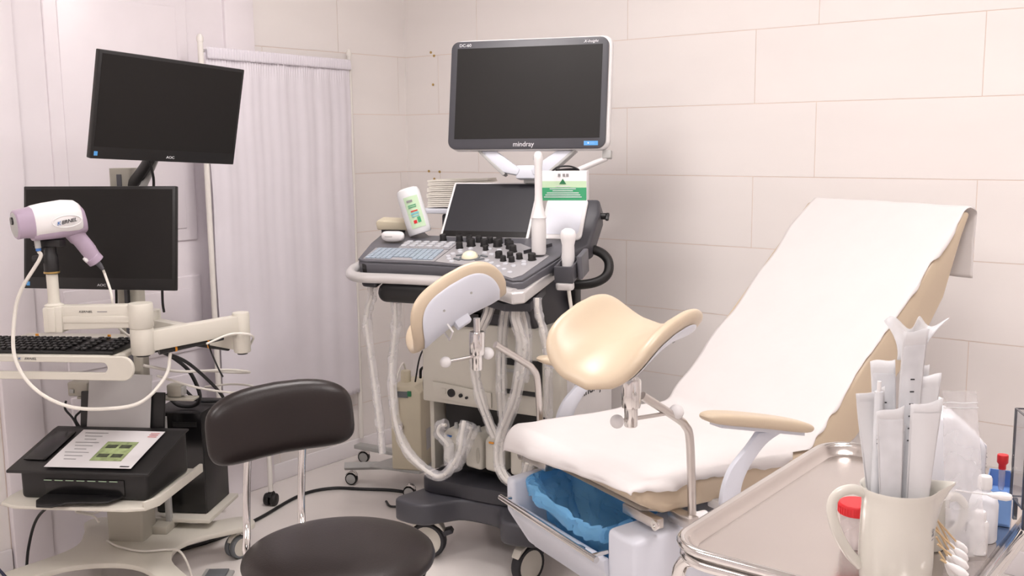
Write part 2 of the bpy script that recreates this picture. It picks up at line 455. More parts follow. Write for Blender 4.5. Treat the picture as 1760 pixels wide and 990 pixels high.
# ---- jug
JUG = Vector((3.115, -2.212, TZ + .0006))
jg = thing('jug', 'ivory ceramic jug holding sterile pouches on the steel tray', 'jug', T(JUG) @ Matrix.Rotation(radians(VR), 4, 'Z'))
prof = [(0, 0), (.046, 0), (.050, .004), (.0525, .03), (.0520, .07), (.0505, .105), (.0515, .120), (.0540, .1265), (.0535, .1285), (.0500, .126), (.0475, .105), (.0485, .05), (.046, .008), (0, .006)]
jb = MB().lathe(prof, 56)
for v in jb.bm.verts:
    a = atan2(v.co.y, v.co.x)
    if v.co.z > .085 and abs(a) < .62:
        k = (cos(a / .62 * pi / 2)) ** 1.5 * min(1, (v.co.z - .085) / .04)
        v.co.x += .030 * k; v.co.z += .004 * k; v.co.y *= 1 - .45 * k
for v in jb.bm.verts: v.co = Vector((v.co.x * .99, v.co.y * .99, v.co.z * 1.14))
jb.build('jug_body', 'jug', jg, ang=60)
MB().tube(cat([(-.048, 0, .136), (-.068, 0, .142), (-.089, 0, .134), (-.096, 0, .113), (-.087, 0, .079), (-.068, 0, .045), (-.050, 0, .025)], 6), .0062, 12, flat=1.25).build('handle', 'jug', jg)
text('150', .013, 'ink_grey', jg, T((.0402, -.0325, .084)) @ Matrix.Rotation(radians(51), 4, 'Z') @ Matrix.Rotation(radians(90), 4, 'X') @ Matrix.Rotation(radians(90), 4, 'Z'), .0002, name='scale_mark')

def pouch(x0, x1, y0, y1, zt, wb_, wt, film, label, curl=.0, zb=.02, prints=1, twist=0):
    p = thing('sterile_pouch', label, 'pouch', T(JUG) @ Matrix.Rotation(radians(VR), 4, 'Z'), 'sterile pouches in the ivory jug')
    ph = random.random() * 6
    def f(u, v, o=0):
        z = zb + (zt - zb) * v; w = wb_ + (wt - wb_) * v ** 1.5; t = twist * v
        cx = x0 + (x1 - x0) * v; cy = y0 + (y1 - y0) * v + curl * max(0, v - .8) ** 2 * 8
        q = (u - .5) * w
        bul = .004 * sin(pi * u) * sin(pi * min(1, v * 1.1))
        return (cx + q * cos(t), cy + q * sin(t) - .0015 * sin(u * 5 + ph + v * 4) + o * bul, z + (.012 * (u - .5) * sin(ph) + .002 * sin(u * 5 + ph)) * (v > .97))
    MB().grid(lambda u, v: f(u, v, 1), 8, 24).build('paper_back', 'pouch', p, solid=.0004, ang=120)
    MB().grid(lambda u, v: (lambda q: (q[0], q[1] - .0012, q[2]))(f(.06 + .88 * u, v * .94, -1)), 8, 24).build('film', 'pouch_film' if film else 'pouch', p, ang=120)
    for k in range(prints):
        v = .80 - .05 * k; q = Vector(f(.5, v, -1)); MB().box((q.x, q.y - .0022, q.z), (.006, .0003, .002)).build('print', 'ink', p, smooth=False)
    return p
pouch(-.010, -.042, .014, .018, .285, .030, .042, False, 'blank white paper pouch leaning out over the jug handle', curl=-.02, prints=0)
pouch(-.014, -.026, -.018, -.026, .268, .026, .042, True, 'clear fronted pouch with flat tool in front of the leaning paper pouch', prints=0, twist=.15)
pouch(-.008, -.010, -.005, -.007, .245, .022, .026, True, 'short rounded clear pouch in the middle of the jug', prints=0, twist=-.3)
pouch(-.006, -.018, .022, .030, .325, .030, .036, True, 'clear pouch with torn top behind the short pouches', prints=2, curl=.01)
pouch(.004, .016, .000, .006, .375, .026, .042, True, 'tallest pouch in the jug, its top peeled open and flared', prints=6, curl=-.015, twist=.25)
pouch(.015, .024, -.020, -.028, .278, .026, .044, False, 'smooth white pouch standing in front beside the spout', prints=0, twist=-.15)
pouch(.022, .036, .026, .032, .318, .018, .028, True, 'narrow clear pouch behind the tallest pouch', prints=1)
pouch(.022, .046, .010, .020, .305, .022, .038, False, 'beige tinted paper pouch leaning towards the spout', prints=0, curl=.01)
# flared petals of the peeled pouch and a bar code strip
pk = thing('peeled_wrapper', 'crumpled torn wrapper flaring above the tallest pouch', 'wrapper', T(JUG) @ Matrix.Rotation(radians(VR), 4, 'Z'))
MB().grid(lambda u, v: (.012 + (u - .5) * (.035 + .05 * v * v) + .008 * v, .012 + .012 * v * v * cos(u * 9), .33 + .055 * v + .008 * sin(u * 14) * v), 24, 8).build('wrapper_film', 'pouch_film', pk, solid=.0004, ang=120)
sy = thing('syringe', 'clear syringe with black scale standing among the pouches', 'syringe', T(JUG) @ Matrix.Rotation(radians(VR), 4, 'Z') @ T((-.034, .000, .012)))
MB().cyl((0, 0, .0), (0, 0, .275), .006, n=14).build('barrel', 'pouch_film', sy)
MB().cyl((0, 0, .2), (0, 0, .290), .003, n=10).build('plunger', 'white', sy)
for k in range(8): MB().box((0, -.0063, .20 + k * .006), (.005, .0006, .0014)).build('mark', 'ink', sy, smooth=False)

# ---- specimen cup
sc = thing('specimen_cup', 'clear specimen cup with red screw lid beside the jug handle', 'cup', T((3.022, -2.115, TZ)))
MB().lathe([(0, 0.001), (.021, .001), (.0225, .003), (.0255, .058), (.0245, .058), (.0215, .005), (0, .004)], 36).build('cup_body', 'clear_cup', sc)
lid = MB().lathe([(0, .0735), (.026, .0735), (.028, .071), (.028, .056), (.0265, .056), (.0262, .070), (0, .070)], 44).build('lid', 'red', sc)
for k in range(36):
    a = 2 * pi * k / 36; MB().box((.0282 * cos(a), .0282 * sin(a), .063), (.0012, .0018, .012), Matrix.Rotation(a, 4, 'Z')).build('ridge', 'red', lid, smooth=False)

# ---- second mug behind, jerrican, bottles
mg = thing('mug', 'white mug half hidden behind the ivory jug, handle showing', 'mug', T((3.105, -2.045, TZ + .0006)) @ Matrix.Rotation(radians(VR), 4, 'Z'))
MB().lathe([(0, 0), (.034, 0), (.037, .004), (.038, .085), (.036, .086), (.0345, .006), (0, .004)], 40).build('mug_body', 'jug', mg)
MB().tube(cat([(.034, 0, .075), (.052, 0, .078), (.064, 0, .062), (.062, 0, .038), (.048, 0, .018), (.034, 0, .014)], 6), .005, 10, flat=1.5).build('handle', 'jug', mg)
jc = thing('plastic_canister', 'large milky plastic canister with slanted shoulder at back of the tray', 'canister', T((3.086, -1.892, TZ + .0006)) @ Matrix.Rotation(radians(VR - 12), 4, 'Z'))
MB().prism([(-.062, 0), (.062, 0), (.064, .02), (.064, .128), (.058, .143), (.012, .185), (-.05, .185), (-.062, .17)], -.042, .042, 'y').build('canister_body', 'milky', jc, bevel=.012, seg=4)
MB().cyl((-.02, 0, .18), (-.02, 0, .205), .018, n=24).build('cap', 'white', jc)
lb = MB().box((.0645, .0, .085), (.0006, .066, .10)).build('label', 'sheet', jc, smooth=False)
for k in range(14): MB().box((.0650, -.027 + .0, .128 - k * .006), (.0004, .008 + .006 * (k % 3), .0016)).build('print_line', 'ink_grey', lb, smooth=False)
for k in range(12): MB().box((.0650, .008 + k * .0016, .065), (.0004, .0008, .02)).build('bar', 'ink', lb, smooth=False)
sb = thing('squeeze_bottle', 'white squeeze bottle with round cap behind the zip bag', 'bottle', T((3.176, -1.968, TZ + .0006)))
MB().lathe([(0, 0), (.020, 0), (.022, .003), (.022, .062), (.018, .076), (.009, .083), (.009, .088), (0, .088)], 28).build('bottle_body', 'milky', sb)
MB().lathe([(.0, .108), (.009, .107), (.011, .103), (.011, .087), (0, .087)], 20).build('cap', 'white', sb)
sm = thing('dropper_bottle', 'tiny white dropper bottle with ribbed cap at the tray edge', 'bottle', T((3.185, -2.028, TZ + .0006)))
MB().lathe([(0, 0), (.0125, 0), (.0135, .002), (.0135, .048), (.011, .053), (0, .053)], 24).build('bottle_body', 'white', sm)
MB().lathe([(0, .068), (.008, .068), (.0095, .066), (.0095, .053), (0, .053)], 18).build('cap', 'white', sm)
MB().box((-.0118, -.0075, .022), (.006, .0006, .001), Matrix.Rotation(radians(-55), 4, 'Z')).build('print_line', 'ink', sm, smooth=False)
MB().box((-.0118, -.0075, .010), (.006, .0006, .003), Matrix.Rotation(radians(-55), 4, 'Z')).build('print_line', 'ink', sm, smooth=False)
# zip bag
zb_ = thing('zip_bag', 'clear zip lock bag propped upright between jug and canister', 'bag', T((3.176, -2.062, TZ + .002)) @ Matrix.Rotation(radians(VR - 4), 4, 'Z'))
def bag(o):
    return lambda u, v: ((u - .5) * (.060 - .008 * v) - .012 * v, .030 * v + o * (.012 * sin(pi * u) * sin(pi * min(1, v * 1.05 + .02)) ** .7) + .002 * sin(u * 9 + v * 13), .002 + .255 * v)
MB().grid(bag(-1), 10, 30).build('film', 'clear_bag', zb_, ang=160)
MB().grid(bag(1), 10, 30).build('film', 'clear_bag', zb_, ang=160)
for v in (.90, .93): MB().tube([Vector(bag(0)(u / 8, v)) + Vector((0, -.0035, 0)) for u in range(9)], .0009, 6).build('zip_strip', 'pouch', zb_)
# cotton swabs fanned against the jug
def swab(a, b, label, group=None, rs=.0015):
    a, b = Vector(a), Vector(b); d = (b - a)
    o = thing('cotton_swab', label, 'cotton swab', T(a), group)
    MB().cyl((0, 0, 0), d * .93, rs, n=8).build('stick', 'wood' if group else 'white', o)
    q = d.to_track_quat('Z', 'Y').to_matrix().to_4x4(); L = d.length
    MB().lathe([(0, L + .002), (.0045, L), (.0068, L - .007), (.0066, L - .016), (.0046, L - .026), (.0018, L - .034), (.0, L - .034)], 16, q).build('cotton_tip', 'cotton', o)
for k in range(8):
    R_ = Matrix.Rotation(radians(VR), 3, 'Z')
    a = JUG + R_ @ Vector((.058, .022 - .006 * k, .105 - .009 * k))
    b = JUG + R_ @ Vector((.122 - .006 * k + .014 * (k % 2), .074 - .0145 * k, .008 + .011 * (k % 2)))
    swab(a, b, 'wooden cotton swab fanned out against the jug below its spout', 'wooden swabs leaning on the jug')
swab((3.135, -2.012, .938), (3.222, -1.998, .940), 'single white plastic cotton swab lying across the mug rim')
# blue tube rack and smoked acrylic holder
rk = thing('tube_rack', 'blue plastic tube rack by the smoked acrylic holder', 'rack', T((3.176, -1.862, TZ + .0006)) @ Matrix.Rotation(radians(10), 4, 'Z'))
for (c, d) in (((-.018, 0, .04), (.002, .06, .08)), ((.018, 0, .04), (.002, .06, .08)), ((0, -.029, .03), (.036, .002, .06)), ((0, .029, .04), (.036, .002, .08)), ((0, 0, .0025), (.036, .06, .005)), ((0, 0, .05), (.034, .058, .003))):
    MB().box(c, d).build('rack_panel', 'blue_plastic', rk, bevel=.0006, seg=1)
tu = thing('sample_tube', 'slim sample tube with red cap standing in the blue rack', 'tube', T((3.178, -1.864, TZ + .0535)))
MB().lathe([(0, 0), (.004, .002), (.0055, .01), (.0055, .046), (0, .046)], 16).build('tube_body', 'clear_cup', tu)
MB().lathe([(0, .064), (.0085, .063), (.009, .060), (.009, .05), (.006, .046), (.006, .038), (0, .038)], 18).build('cap', 'red', tu)
ah = thing('acrylic_holder', 'smoked clear acrylic holder standing at the tray edge', 'holder', T((3.250, -1.905, TZ + .0575)) @ Matrix.Rotation(radians(VR - 10), 4, 'Z'))
hw, hd_, hh = .040, .03, .150
for (c, d) in (((0, -hd_, hh / 2), (2 * hw, .003, hh)), ((0, hd_, hh / 2), (2 * hw, .003, hh)), ((-hw, 0, hh / 2), (.003, 2 * hd_, hh)), ((hw, 0, hh / 2), (.003, 2 * hd_, hh)), ((0, 0, .0015), (2 * hw, 2 * hd_, .003))):
    MB().box(c, d).build('pane', 'acrylic', ah, smooth=False)
for sx in (-1, 1):
    for sy_ in (-1, 1): MB().box((sx * hw, sy_ * hd_, hh / 2), (.0035, .0035, hh)).build('edge', 'smoke_edge', ah, smooth=False)
for z in (.0015, hh):
    for sx in (-1, 1): MB().box((sx * hw, 0, z), (.003, 2 * hd_, .002)).build('edge', 'smoke_edge', ah, smooth=False)
    for sy_ in (-1, 1): MB().box((0, sy_ * hd_, z), (2 * hw, .003, .002)).build('edge', 'smoke_edge', ah, smooth=False)
for sx in (-1, 1):
    for sy_ in (-1, 1): MB().box((sx * (hw - .006), sy_ * (hd_ - .006), -.018), (.006, .006, .036)).build('foot', 'smoke_edge', ah, smooth=False)

# ================================================================== examination chair
KM = frame(2.03, -1.475, 0, -22)
EC = thing('examination_chair', 'cream padded examination chair with leg rests and reclined back', 'exam chair', KM)
# padding
def ext(name, prof, hx, material, bev, seg=4, M=None):
    return MB().prism(prof, -hx, hx, 'x').build(name, material, EC, M, bevel=bev, seg=seg)
ext('seat', [(-.02, .612), (.06, .572), (.50, .572), (.58, .60), (.575, .652), (-.015, .652)], .318, 'cream', .022)
ext('backrest', [(.575, .635), (.655, .615), (.74, .66), (1.01, .925), (1.085, 1.03), (1.15, 1.20), (1.185, 1.272), (1.165, 1.278), (.57, .672)], .312, 'cream', .02)
MB().prism([(.10, .555), (.56, .555), (.56, .575), (.02, .575)], -.27, .27, 'x').build('seat_tray', 'white', EC, bevel=.004)
MB().prism([(.70, .60), (1.03, .925), (1.10, 1.03), (1.085, 1.04), (1.0, .925), (.68, .615)], -.26, .26, 'x').build('back_shell', 'bluewhite', EC, bevel=.006)
# pedestal and front housing
MB().prism([(.26, .10), (.58, .10), (.62, .18), (.52, .555), (.26, .555)], -.2, .2, 'x').build('pedestal', 'white', EC, bevel=.02)
MB().prism(rrect(.62, .95, .12, 6, 0, .38), 0.0, .10).build('base_plate', 'white', EC, bevel=.015)
hs = MB(); hs.prism([(-.045, .51), (.20, .53), (.32, .24), (.24, .18), (.03, .29), (-.045, .41)], -.305, -.262, 'x'); hs.build('housing_cheek', 'bluewhite', EC, bevel=.012, seg=3)
hs = MB(); hs.prism([(-.03, .515), (.36, .545), (.36, .16), (.06, .16), (-.03, .30)], .195, .315, 'x'); hs.build('housing_cheek', 'bluewhite', EC, bevel=.014, seg=3)
MB().prism([(-.042, .43), (-.025, .435), (.045, .305), (.25, .195), (.24, .18), (.03, .29), (-.042, .40)], -.27, .20, 'x').build('housing_front', 'bluewhite', EC, bevel=.006)
MB().prism([(.23, .18), (.36, .18), (.36, .19), (.23, .19)], -.262, .195, 'x').build('housing_floor', 'bluewhite', EC)
# chrome rail across the front
rl = MB().cyl((-.285, -.075, .458), (.215, -.075, .446), .0085, n=16).build('front_rail', 'chrome', EC)
for x in (-.275, .198): MB().cyl((x, -.075, .452), (x, -.03, .452), .006, n=12).build('rail_stub', 'chrome', rl)
for x in (-.22, .12): MB().tube([(x, -.075, .452), (x, -.060, .446), (x, -.048, .438)], .004, 8).build('hook', 'chrome', rl)
# armrests
for sx in (1, -1):
    x = sx * .385
    MB().cushion(.180, .036, .014, .016, lambda u, v, x=x: ((x + v, .30 + u, .795 - .24 * (u) * .95 - .15 * u * u), (0, .2, 1)), e=.5, p=7, na=48).build('arm_pad', 'cream', EC)
    MB().prism([(.16, .812), (.44, .748), (.44, .738), (.16, .801)], x - .022, x + .022, 'x').build('arm_plate', 'bluewhite', EC)
    o = []; i_ = []
    P = [(.335, .758), (.265, .730), (.205, .67), (.185, .61), (.21, .555)]; Q_ = [(.265, .765), (.235, .735), (.175, .68), (.150, .61), (.165, .555)]
    o = [tuple(p)[1:] for p in cat([(0,) + p for p in P], 6)]; i_ = [tuple(p)[1:] for p in cat([(0,) + p for p in Q_], 6)]
    MB().prism([(a[0] + .055, a[1]) for a in o] + [(a[0] + .03, a[1]) for a in i_[::-1]], x - .008, x + .008, 'x').build('arm_bracket', 'bluewhite', EC, bevel=.003)
    MB().box((sx * .34, .24, .57), (.09, .05, .025)).build('arm_mount', 'white', EC, bevel=.004)
# leg rests on chrome rods
RV, FV = Vector((.494, .869, 0)), Vector((-.869, .494, 0))
def cv(r, f, u): return (RV * r + FV * f + Vector((0, 0, u))).normalized()
def leg_support(sx, axis, opn, pin, off):
    x = sx * .36
    lr = MB().box((x - sx * .02, .10, .562), (.085, .032, .032)).build('leg_clamp', 'steel', EC, bevel=.004)
    MB().box((x - sx * .10, .035, .557), (.14, .026, .026)).build('clamp_bar', 'steel', lr, bevel=.003)
    MB().lathe([(0, -.004), (.012, -.004), (.013, 0), (.013, .004), (.006, .004), (.006, .001), (0, .001)], 20, T((x - sx * .03, .021, .557)) @ Matrix.Rotation(radians(90), 4, 'X')).build('clamp_bolt', 'chrome', lr)
    MB().lathe([(0, -.02), (.017, -.02), (.018, -.016), (.018, .016), (.017, .02), (0, .02)], 20, T((x + sx * .0, .135, .562)) @ Matrix.Rotation(radians(90), 4, 'X')).build('clamp_boss', 'white', lr)
    rod = MB().tube(cat([(x, .112, .555), (x, .108, .66), (x, .100, .775), (x, .085, .808), (x, .06, .83), (x, -.045, .900)], 6), .0105, 14).build('leg_rod', 'steel', EC)
    cp = pin
    j = MB().lathe([(0, -.075), (.014, -.075), (.016, -.072), (.016, -.030), (.022, -.028), (.0235, -.02), (.0235, .035), (.021, .04), (0, .04)], 28, T((cp[0], cp[1], .905))).build('swivel_joint', 'chrome', rod)
    MB().cyl((cp[0], cp[1], .94), (cp[0], cp[1], .985), .010, n=14).build('pin', 'chrome', rod)
    a = (cp[0], cp[1] - .04 * (1 if sx > 0 else 2.6), .848 if sx > 0 else .866); b = (cp[0], cp[1] + (.135 if sx > 0 else .035), .846 if sx > 0 else .876)
    lv = MB().cyl(a, b, .005, n=12).build('lever', 'steel', rod)
    for p, r in ((a, .0165), (b, .0185)):
        MB().lathe([(r * sin(k * pi / 12), -r * cos(k * pi / 12)) for k in range(13)], 24, T(p)).build('knob', 'white', lv)
    # padded trough
    Y = axis.normalized(); Z = (opn - Y * opn.dot(Y)).normalized(); X = Y.cross(Z)
    M = Matrix.Identity(4)
    for k in range(3): M[k][0], M[k][1], M[k][2], M[k][3] = X[k], Y[k], Z[k], off[k]
    hw_, hl = .166, (.178 if sx > 0 else .165)
    def surf(u, v):
        k = 7.2; a = u * k
        fl = .9 * v * v
        p = Vector((sin(a) / k, v * (1 - .12 * (u / hw_) ** 2), (1 - cos(a)) / k * 1.0 - fl))
        return (p, Vector((-sin(a), 1.8 * v * .5, cos(a))).normalized())
    pd = MB().cushion(hw_, hl, (.021 if sx > 0 else .015), .017, surf, e=.36, p=7, na=88, nr=12).build('leg_pad', 'cream', EC, M)
    def s2(u, v):
        p, n_ = surf(u, v); return (p - n_ * .017, n_)
    MB().cushion(hw_ - .028, hl - .028, .002, .004, s2, e=.42, p=8, na=60).build('leg_shell', 'bluewhite', pd)
    for u, v in ((-.09, -.05), (.09, .05), (.09, -.05), (-.09, .05)):
        p, n_ = s2(u, v); q = p - n_ * .004; MB().cyl(q, q - n_ * .002, .0035, n=10).build('screw', 'grey', pd)
    MB().tube([(-.045, -.05, -.018), (-.045, -.05, -.045), (.045, -.05, -.045), (.045, -.05, -.018)], .003, 8).build('wire_guard', 'white', pd)
    MB().prism([(-.024, -.012), (.024, -.012), (.014, -.042), (-.014, -.042)], -.022, .026, 'y').build('pad_bracket', 'bluewhite', pd, bevel=.004)
leg_support(1, cv(.60, .76, .22), cv(-.10, -.22, .97), (.36, -.077), Vector((.362, -.092, 1.024)))
leg_support(-1, cv(.80, .38, .47), cv(-.587, .277, .762), (-.36, -.105), Vector((-.376, -.164, 1.000)))

# paper cover
pp = [(-.046, .588), (-.038, .630), (-.01, .659), (.05, .660), (.30, .659), (.50, .658), (.56, .664), (.60, .708), (.75, .862), (.95, 1.066), (1.10, 1.219), (1.165, 1.283), (1.19, 1.290), (1.207, 1.270), (1.211, 1.18), (1.207, 1.075)]
pc = [Vector((0, a, b)) for a, b in pp]; PC_ = [p for p in cat(pc, 6)]
cum = [0]
for i in range(1, len(PC_)): cum.append(cum[-1] + (PC_[i] - PC_[i - 1]).length)
def on(t):
    d = t * cum[-1]
    for i in range(1, len(cum)):
        if cum[i] >= d:
            k = (d - cum[i - 1]) / max(1e-9, cum[i] - cum[i - 1]); return PC_[i - 1].lerp(PC_[i], k)
    return PC_[-1]
def paperf(u, v):
    p = on(v)
    nz_ = noise.noise(Vector((u * 3, v * 14, 1.3))) * .006 + noise.noise(Vector((u * 9, v * 30, 4.1))) * .002
    e1 = .012 * noise.noise(Vector((v * 16, 2.2, 0))) + .006 * noise.noise(Vector((v * 45, 5.2, 0)))
    e0 = .02 * noise.noise(Vector((v * 12, 8.7, 0)))
    xr = .318 + e1 - .004; xl = -.300 + e0 - .0
    if v < .33: xr += .012 * min(1, v / .08); xl -= .012
    x = xl + (xr - xl) * u
    z = p.z + abs(nz_) * .6 + .001
    dr_ = max(0, abs(x) - .312)
    if v < .05: z += max(0, (.658 - p.z)) * u * .8
    return (x, p.y + (.012 * noise.noise(Vector((u * 6, 3.3, 0))) if v < .02 else 0), z - dr_ * 1.3)
po = MB().grid(paperf, 60, 150).build('paper_cover', 'paper', None, KM, solid=.0005, ang=180)
tag(po, 'white paper sheet spread over exam chair from head end to seat front', 'paper')

# blue liner in the basin
def linf(u, v):
    a = 2 * pi * u; ex = .5
    sg = lambda q: abs(q) ** ex * (1 if q >= 0 else -1)
    cx, cy = -.035, .072
    X, Y = sg(cos(a)), sg(sin(a))
    if v < .62:                       # inside wall from the bottom up
        k = v / .62; rx, ry = .135 + .053 * k, .05 + .05 * k; z = .325 + .175 * k
    else:
        k = (v - .62) / .38; rx = .188 + .014 * sin(k * pi * .7); ry = .10 + .016 * sin(k * pi * .7); z = .50 + .018 * sin(k * pi) - .030 * k * k
    dip = .018 * max(0, -Y) * max(0, X + .2) - .022 * max(0, -X)
    q = noise.noise(Vector((X * 4, Y * 4, v * 6))) * .012 + (.5 - abs(noise.noise(Vector((X * 7, Y * 7, v * 8 + 3))))) * .012 + (.5 - abs(noise.noise(Vector((X * 15, Y * 15, v * 14))))) * .007 - .008
    return (cx + rx * X + q, cy + .05 * max(0, 1 - v / .6) + ry * Y + q, z - dip * (v > .3) + q * .8)
lo = MB().grid(linf, 140, 44); bmesh.ops.remove_doubles(lo.bm, verts=lo.bm.verts, dist=1e-5)
lo = lo.build('basin_liner', 'blue_film', None, KM, ang=24)
tag(lo, 'crumpled blue plastic liner in the basin under the exam chair seat', 'liner')
bs = MB(); bs.prism(rrect(.36, .12, .04, 6, -.045, .135), .285, .31).build('basin', 'white', None, KM, bevel=.01)
bs = bpy.data.objects['basin']; tag(bs, 'shallow white basin below the blue liner', 'basin')

# ================================================================== imaging cart
QM = frame(.45, -1.85, 0, 32)
CT = thing('imaging_cart', 'white wheeled computer cart with printer shelf and keyboard tray by the door', 'cart', QM)
cpt = [(.26, .30), (.12, .22), (.02, .24), (-.16, .22), (-.25, .255), (-.30, .20), (-.25, .10), (-.22, -.05), (-.36, -.30), (-.31, -.38), (-.16, -.20), (0, -.15), (.14, -.2), (.29, -.38), (.35, -.30), (.17, -.10), (.16, .06), (.33, .22)]
MB().prism([tuple(p)[:2] for p in cat([(x, y, 0) for x, y in cpt], 5, True)], .105, .125).build('base_plate', 'ivory', CT, bevel=.006)
for x, y, a in ((.27, .22, 60), (-.255, .195, 100), (-.31, -.32, 60), (.30, -.32, 60)):
    castor(CT, QM.inverted() @ QM @ T((x, y, 0)) @ Matrix.Rotation(radians(a), 4, 'Z'), .042, .02, 'tyre_grey', 'ivory', 'ivory', twin=True, stem=.015)
MB().prism(rrect(.13, .11, .012, 4, -.058, .085), .12, .42).build('column_foot', 'greige', CT, bevel=.004)
MB().prism(rrect(.075, .06, .01, 4, -.0, .075), .40, 1.42).build('column', 'greige', CT)
MB().box((.0, .043, .95), (.016, .004, .9)).build('column_slot', 'slate', CT, smooth=False)
MB().box((.045, .16, .33), (.02, .02, .42)).build('strut', 'grey', CT, bevel=.002)
MB().box((.065, .30, .155), (.26, .28, .016)).build('tower_shelf', 'ivory', CT, bevel=.004)
MB().box((.03, .20, .14), (.06, .20, .03)).build('shelf_bracket', 'greige', CT, bevel=.003)
# printer shelf
sh = MB(); sh.prism([(-.26, -.34), (-.20, -.365), (.16, -.365), (.215, -.35), (.235, -.30), (.235, .03), (-.25, .03), (-.27, -.28)], .386, .398); sh.build('printer_shelf', 'ivory', CT, bevel=.004)
MB().prism([(.215, -.35), (.24, -.30), (.24, .03), (.228, .03), (.226, -.30), (.205, -.345)], .386, .415).build('shelf_lip', 'ivory', CT, bevel=.002)
# keyboard tray with loop handle
MB().prism([(-.30, -.399), (.15, -.399), (.192, -.36), (.192, -.06), (-.30, -.06)], .868, .882).build('keyboard_tray', 'ivory', CT, bevel=.004)
def rr(w, h, r, cx, cy): return rrect(w, h, r, 8, cx, cy)
lh = MB(); outer = rr(.56, .072, .034, -.04, .846); inner = rr(.46, .030, .0145, -.07, .848)
n = len(outer)
for yy in (0,):
    A_ = [Vector((x, -.412, z)) for x, z in outer] + [Vector((x, -.412, z)) for x, z in inner] + [Vector((x, -.400, z)) for x, z in outer] + [Vector((x, -.400, z)) for x, z in inner]
    F_ = []
    for k in range(n):
        l = (k + 1) % n
        F_ += [(k, l, n + l, n + k), (2 * n + k, 3 * n + k, 3 * n + l, 2 * n + l), (k, 2 * n + k, 2 * n + l, l), (n + k, n + l, 3 * n + l, 3 * n + k)]
    lh._add(A_, F_)
tl = lh.build('tray_handle', 'ivory', CT, bevel=.002, seg=1)
text('K', .009, 'ink_blue', tl, T((-.113, -.4128, .873)) @ Matrix.Rotation(radians(90), 4, 'X'), .0002, shear=.3, sx=1.5)
text('ERNEL', .009, 'ink', tl, T((-.078, -.4128, .873)) @ Matrix.Rotation(radians(90), 4, 'X'), .0002, shear=.3, sx=1.5)
MB().box((-.005, -.035, .850), (.07, .15, .016)).build('tray_bracket', 'greige', CT, bevel=.003)
MB().box((-.02, -.085, .863), (.06, .04, .010)).build('tray_post', 'greige', CT)
# monitor arms
MB().tube(cat([(.03, .06, 1.36), (.07, .035, 1.39), (.125, .0, 1.44), (.185, -.03, 1.52)], 5), .014, 10, flat=1.6).build('monitor_arm', 'black', CT)
MB().box((.11, .03, 1.40), (.022, .012, .16), Matrix.Rotation(radians(28), 3, 'Y').to_4x4()).build('monitor_arm', 'grey', CT, bevel=.002)
MB().box((0, .02, 1.2), (.10, .07, .10)).build('monitor_mount', 'greige', CT, bevel=.004)

def wide_monitor(label, M, w=.51, h=.30):
    o = thing('computer_monitor', label, 'monitor', M, 'black monitors on the cart')
    MB().box((0, h / 2, -.010), (w, h, .020)).build('bezel', 'black', o, bevel=.003)
    MB().box((0, h / 2 + .01, -.028), (w * .8, h * .72, .02)).build('back_shell', 'black', o, bevel=.008)
    MB().box((0, h / 2 + .0135, .0003), (w - .020, h - .047, .0012)).build('screen', 'matte_screen', o, smooth=False)
    text('AOC', .011, 'ink_white', o, T((.012, .014, .0003)), .0003, sx=1.3)
    MB().box((-w / 2 + .017, .016, .0004), (.012, .013, .0006)).build('sticker', 'sticker_blue', o, smooth=False)
    return o
wide_monitor('black wide monitor behind the hair dryer shaped scope', frame(.50, -1.955, 1.037, 28, 83), .535, .332)
wide_monitor('black wide monitor tilted sideways at the top of the cart', frame(.666, -1.786, 1.442, 93.9, 100.1) @ Matrix.Rotation(radians(-3.5), 4, 'Z'), .545, .321)

# ---- articulated arm
AR = thing('articulated_arm', 'ivory three joint articulated arm carrying the handheld scope', 'arm', QM)
J0, J1, J2, J3 = Vector((-.02, -.355, .968)), Vector((.235, -.335, .955)), Vector((.455, -.108, .90)), Vector((.0685, .075, .90))
def joint(p, r, za, zb, cap=True):
    MB().lathe([(0, za), (r * .92, za), (r, za + .004), (r, zb - .004), (r * .93, zb), (0, zb)], 32, T((p.x, p.y, 0))).build('joint', 'ivory', AR)
    MB().lathe([(0, za - .006), (r * .6, za - .006), (r * .62, za), (0, za)], 24, T((p.x, p.y, 0))).build('joint_foot', 'black', AR)
def beam(a, b, h0, h1, wd, z0, z1):
    d = (b - a); d.z = 0; L = d.length; ang = atan2(d.y, d.x)
    M = T((a.x, a.y, 0)) @ Matrix.Rotation(ang, 4, 'Z')
    return MB().prism([(0, z0 - h0 / 2), (L, z1 - h1 / 2), (L, z1 + h1 / 2), (0, z0 + h0 / 2)], -wd / 2, wd / 2, 'y').build('beam', 'ivory', AR, M, bevel=.004)
joint(J1, .034, .875, .955); joint(J1, .0365, .955, 1.03)
joint(J2, .027, .836, .965)
joint(J3, .03, .80, .94)
b1 = beam(J0, J1, .072, .068, .045, .988, .993)
d1 = (J1 - J0); M1 = T((J0.x, J0.y, 0)) @ Matrix.Rotation(atan2(d1.y, d1.x), 4, 'Z')
MB().box((.13, -.0235, .985), (.20, .004, .020)).build('beam_groove', 'ivory', AR, M1, bevel=.001)
text('KERNEL', .009, 'ink', AR, M1 @ T((.10, -.0232, 1.008)) @ Matrix.Rotation(radians(90), 4, 'X'), .0003, shear=.25, sx=1.3)
MB().box((.15, -.0232, 1.008), (.03, .0006, .0025)).build('print_line', 'ink_grey', AR, M1, smooth=False)
beam(J1, J2, .062, .058, .04, .912, .928)
beam(J2, J3, .05, .05, .04, .868, .885)
MB().prism([(-.028, .945), (.03, .945), (.03, 1.025), (-.028, 1.022)], -.03, .03, 'y').build('end_block', 'ivory', AR, M1, bevel=.006)
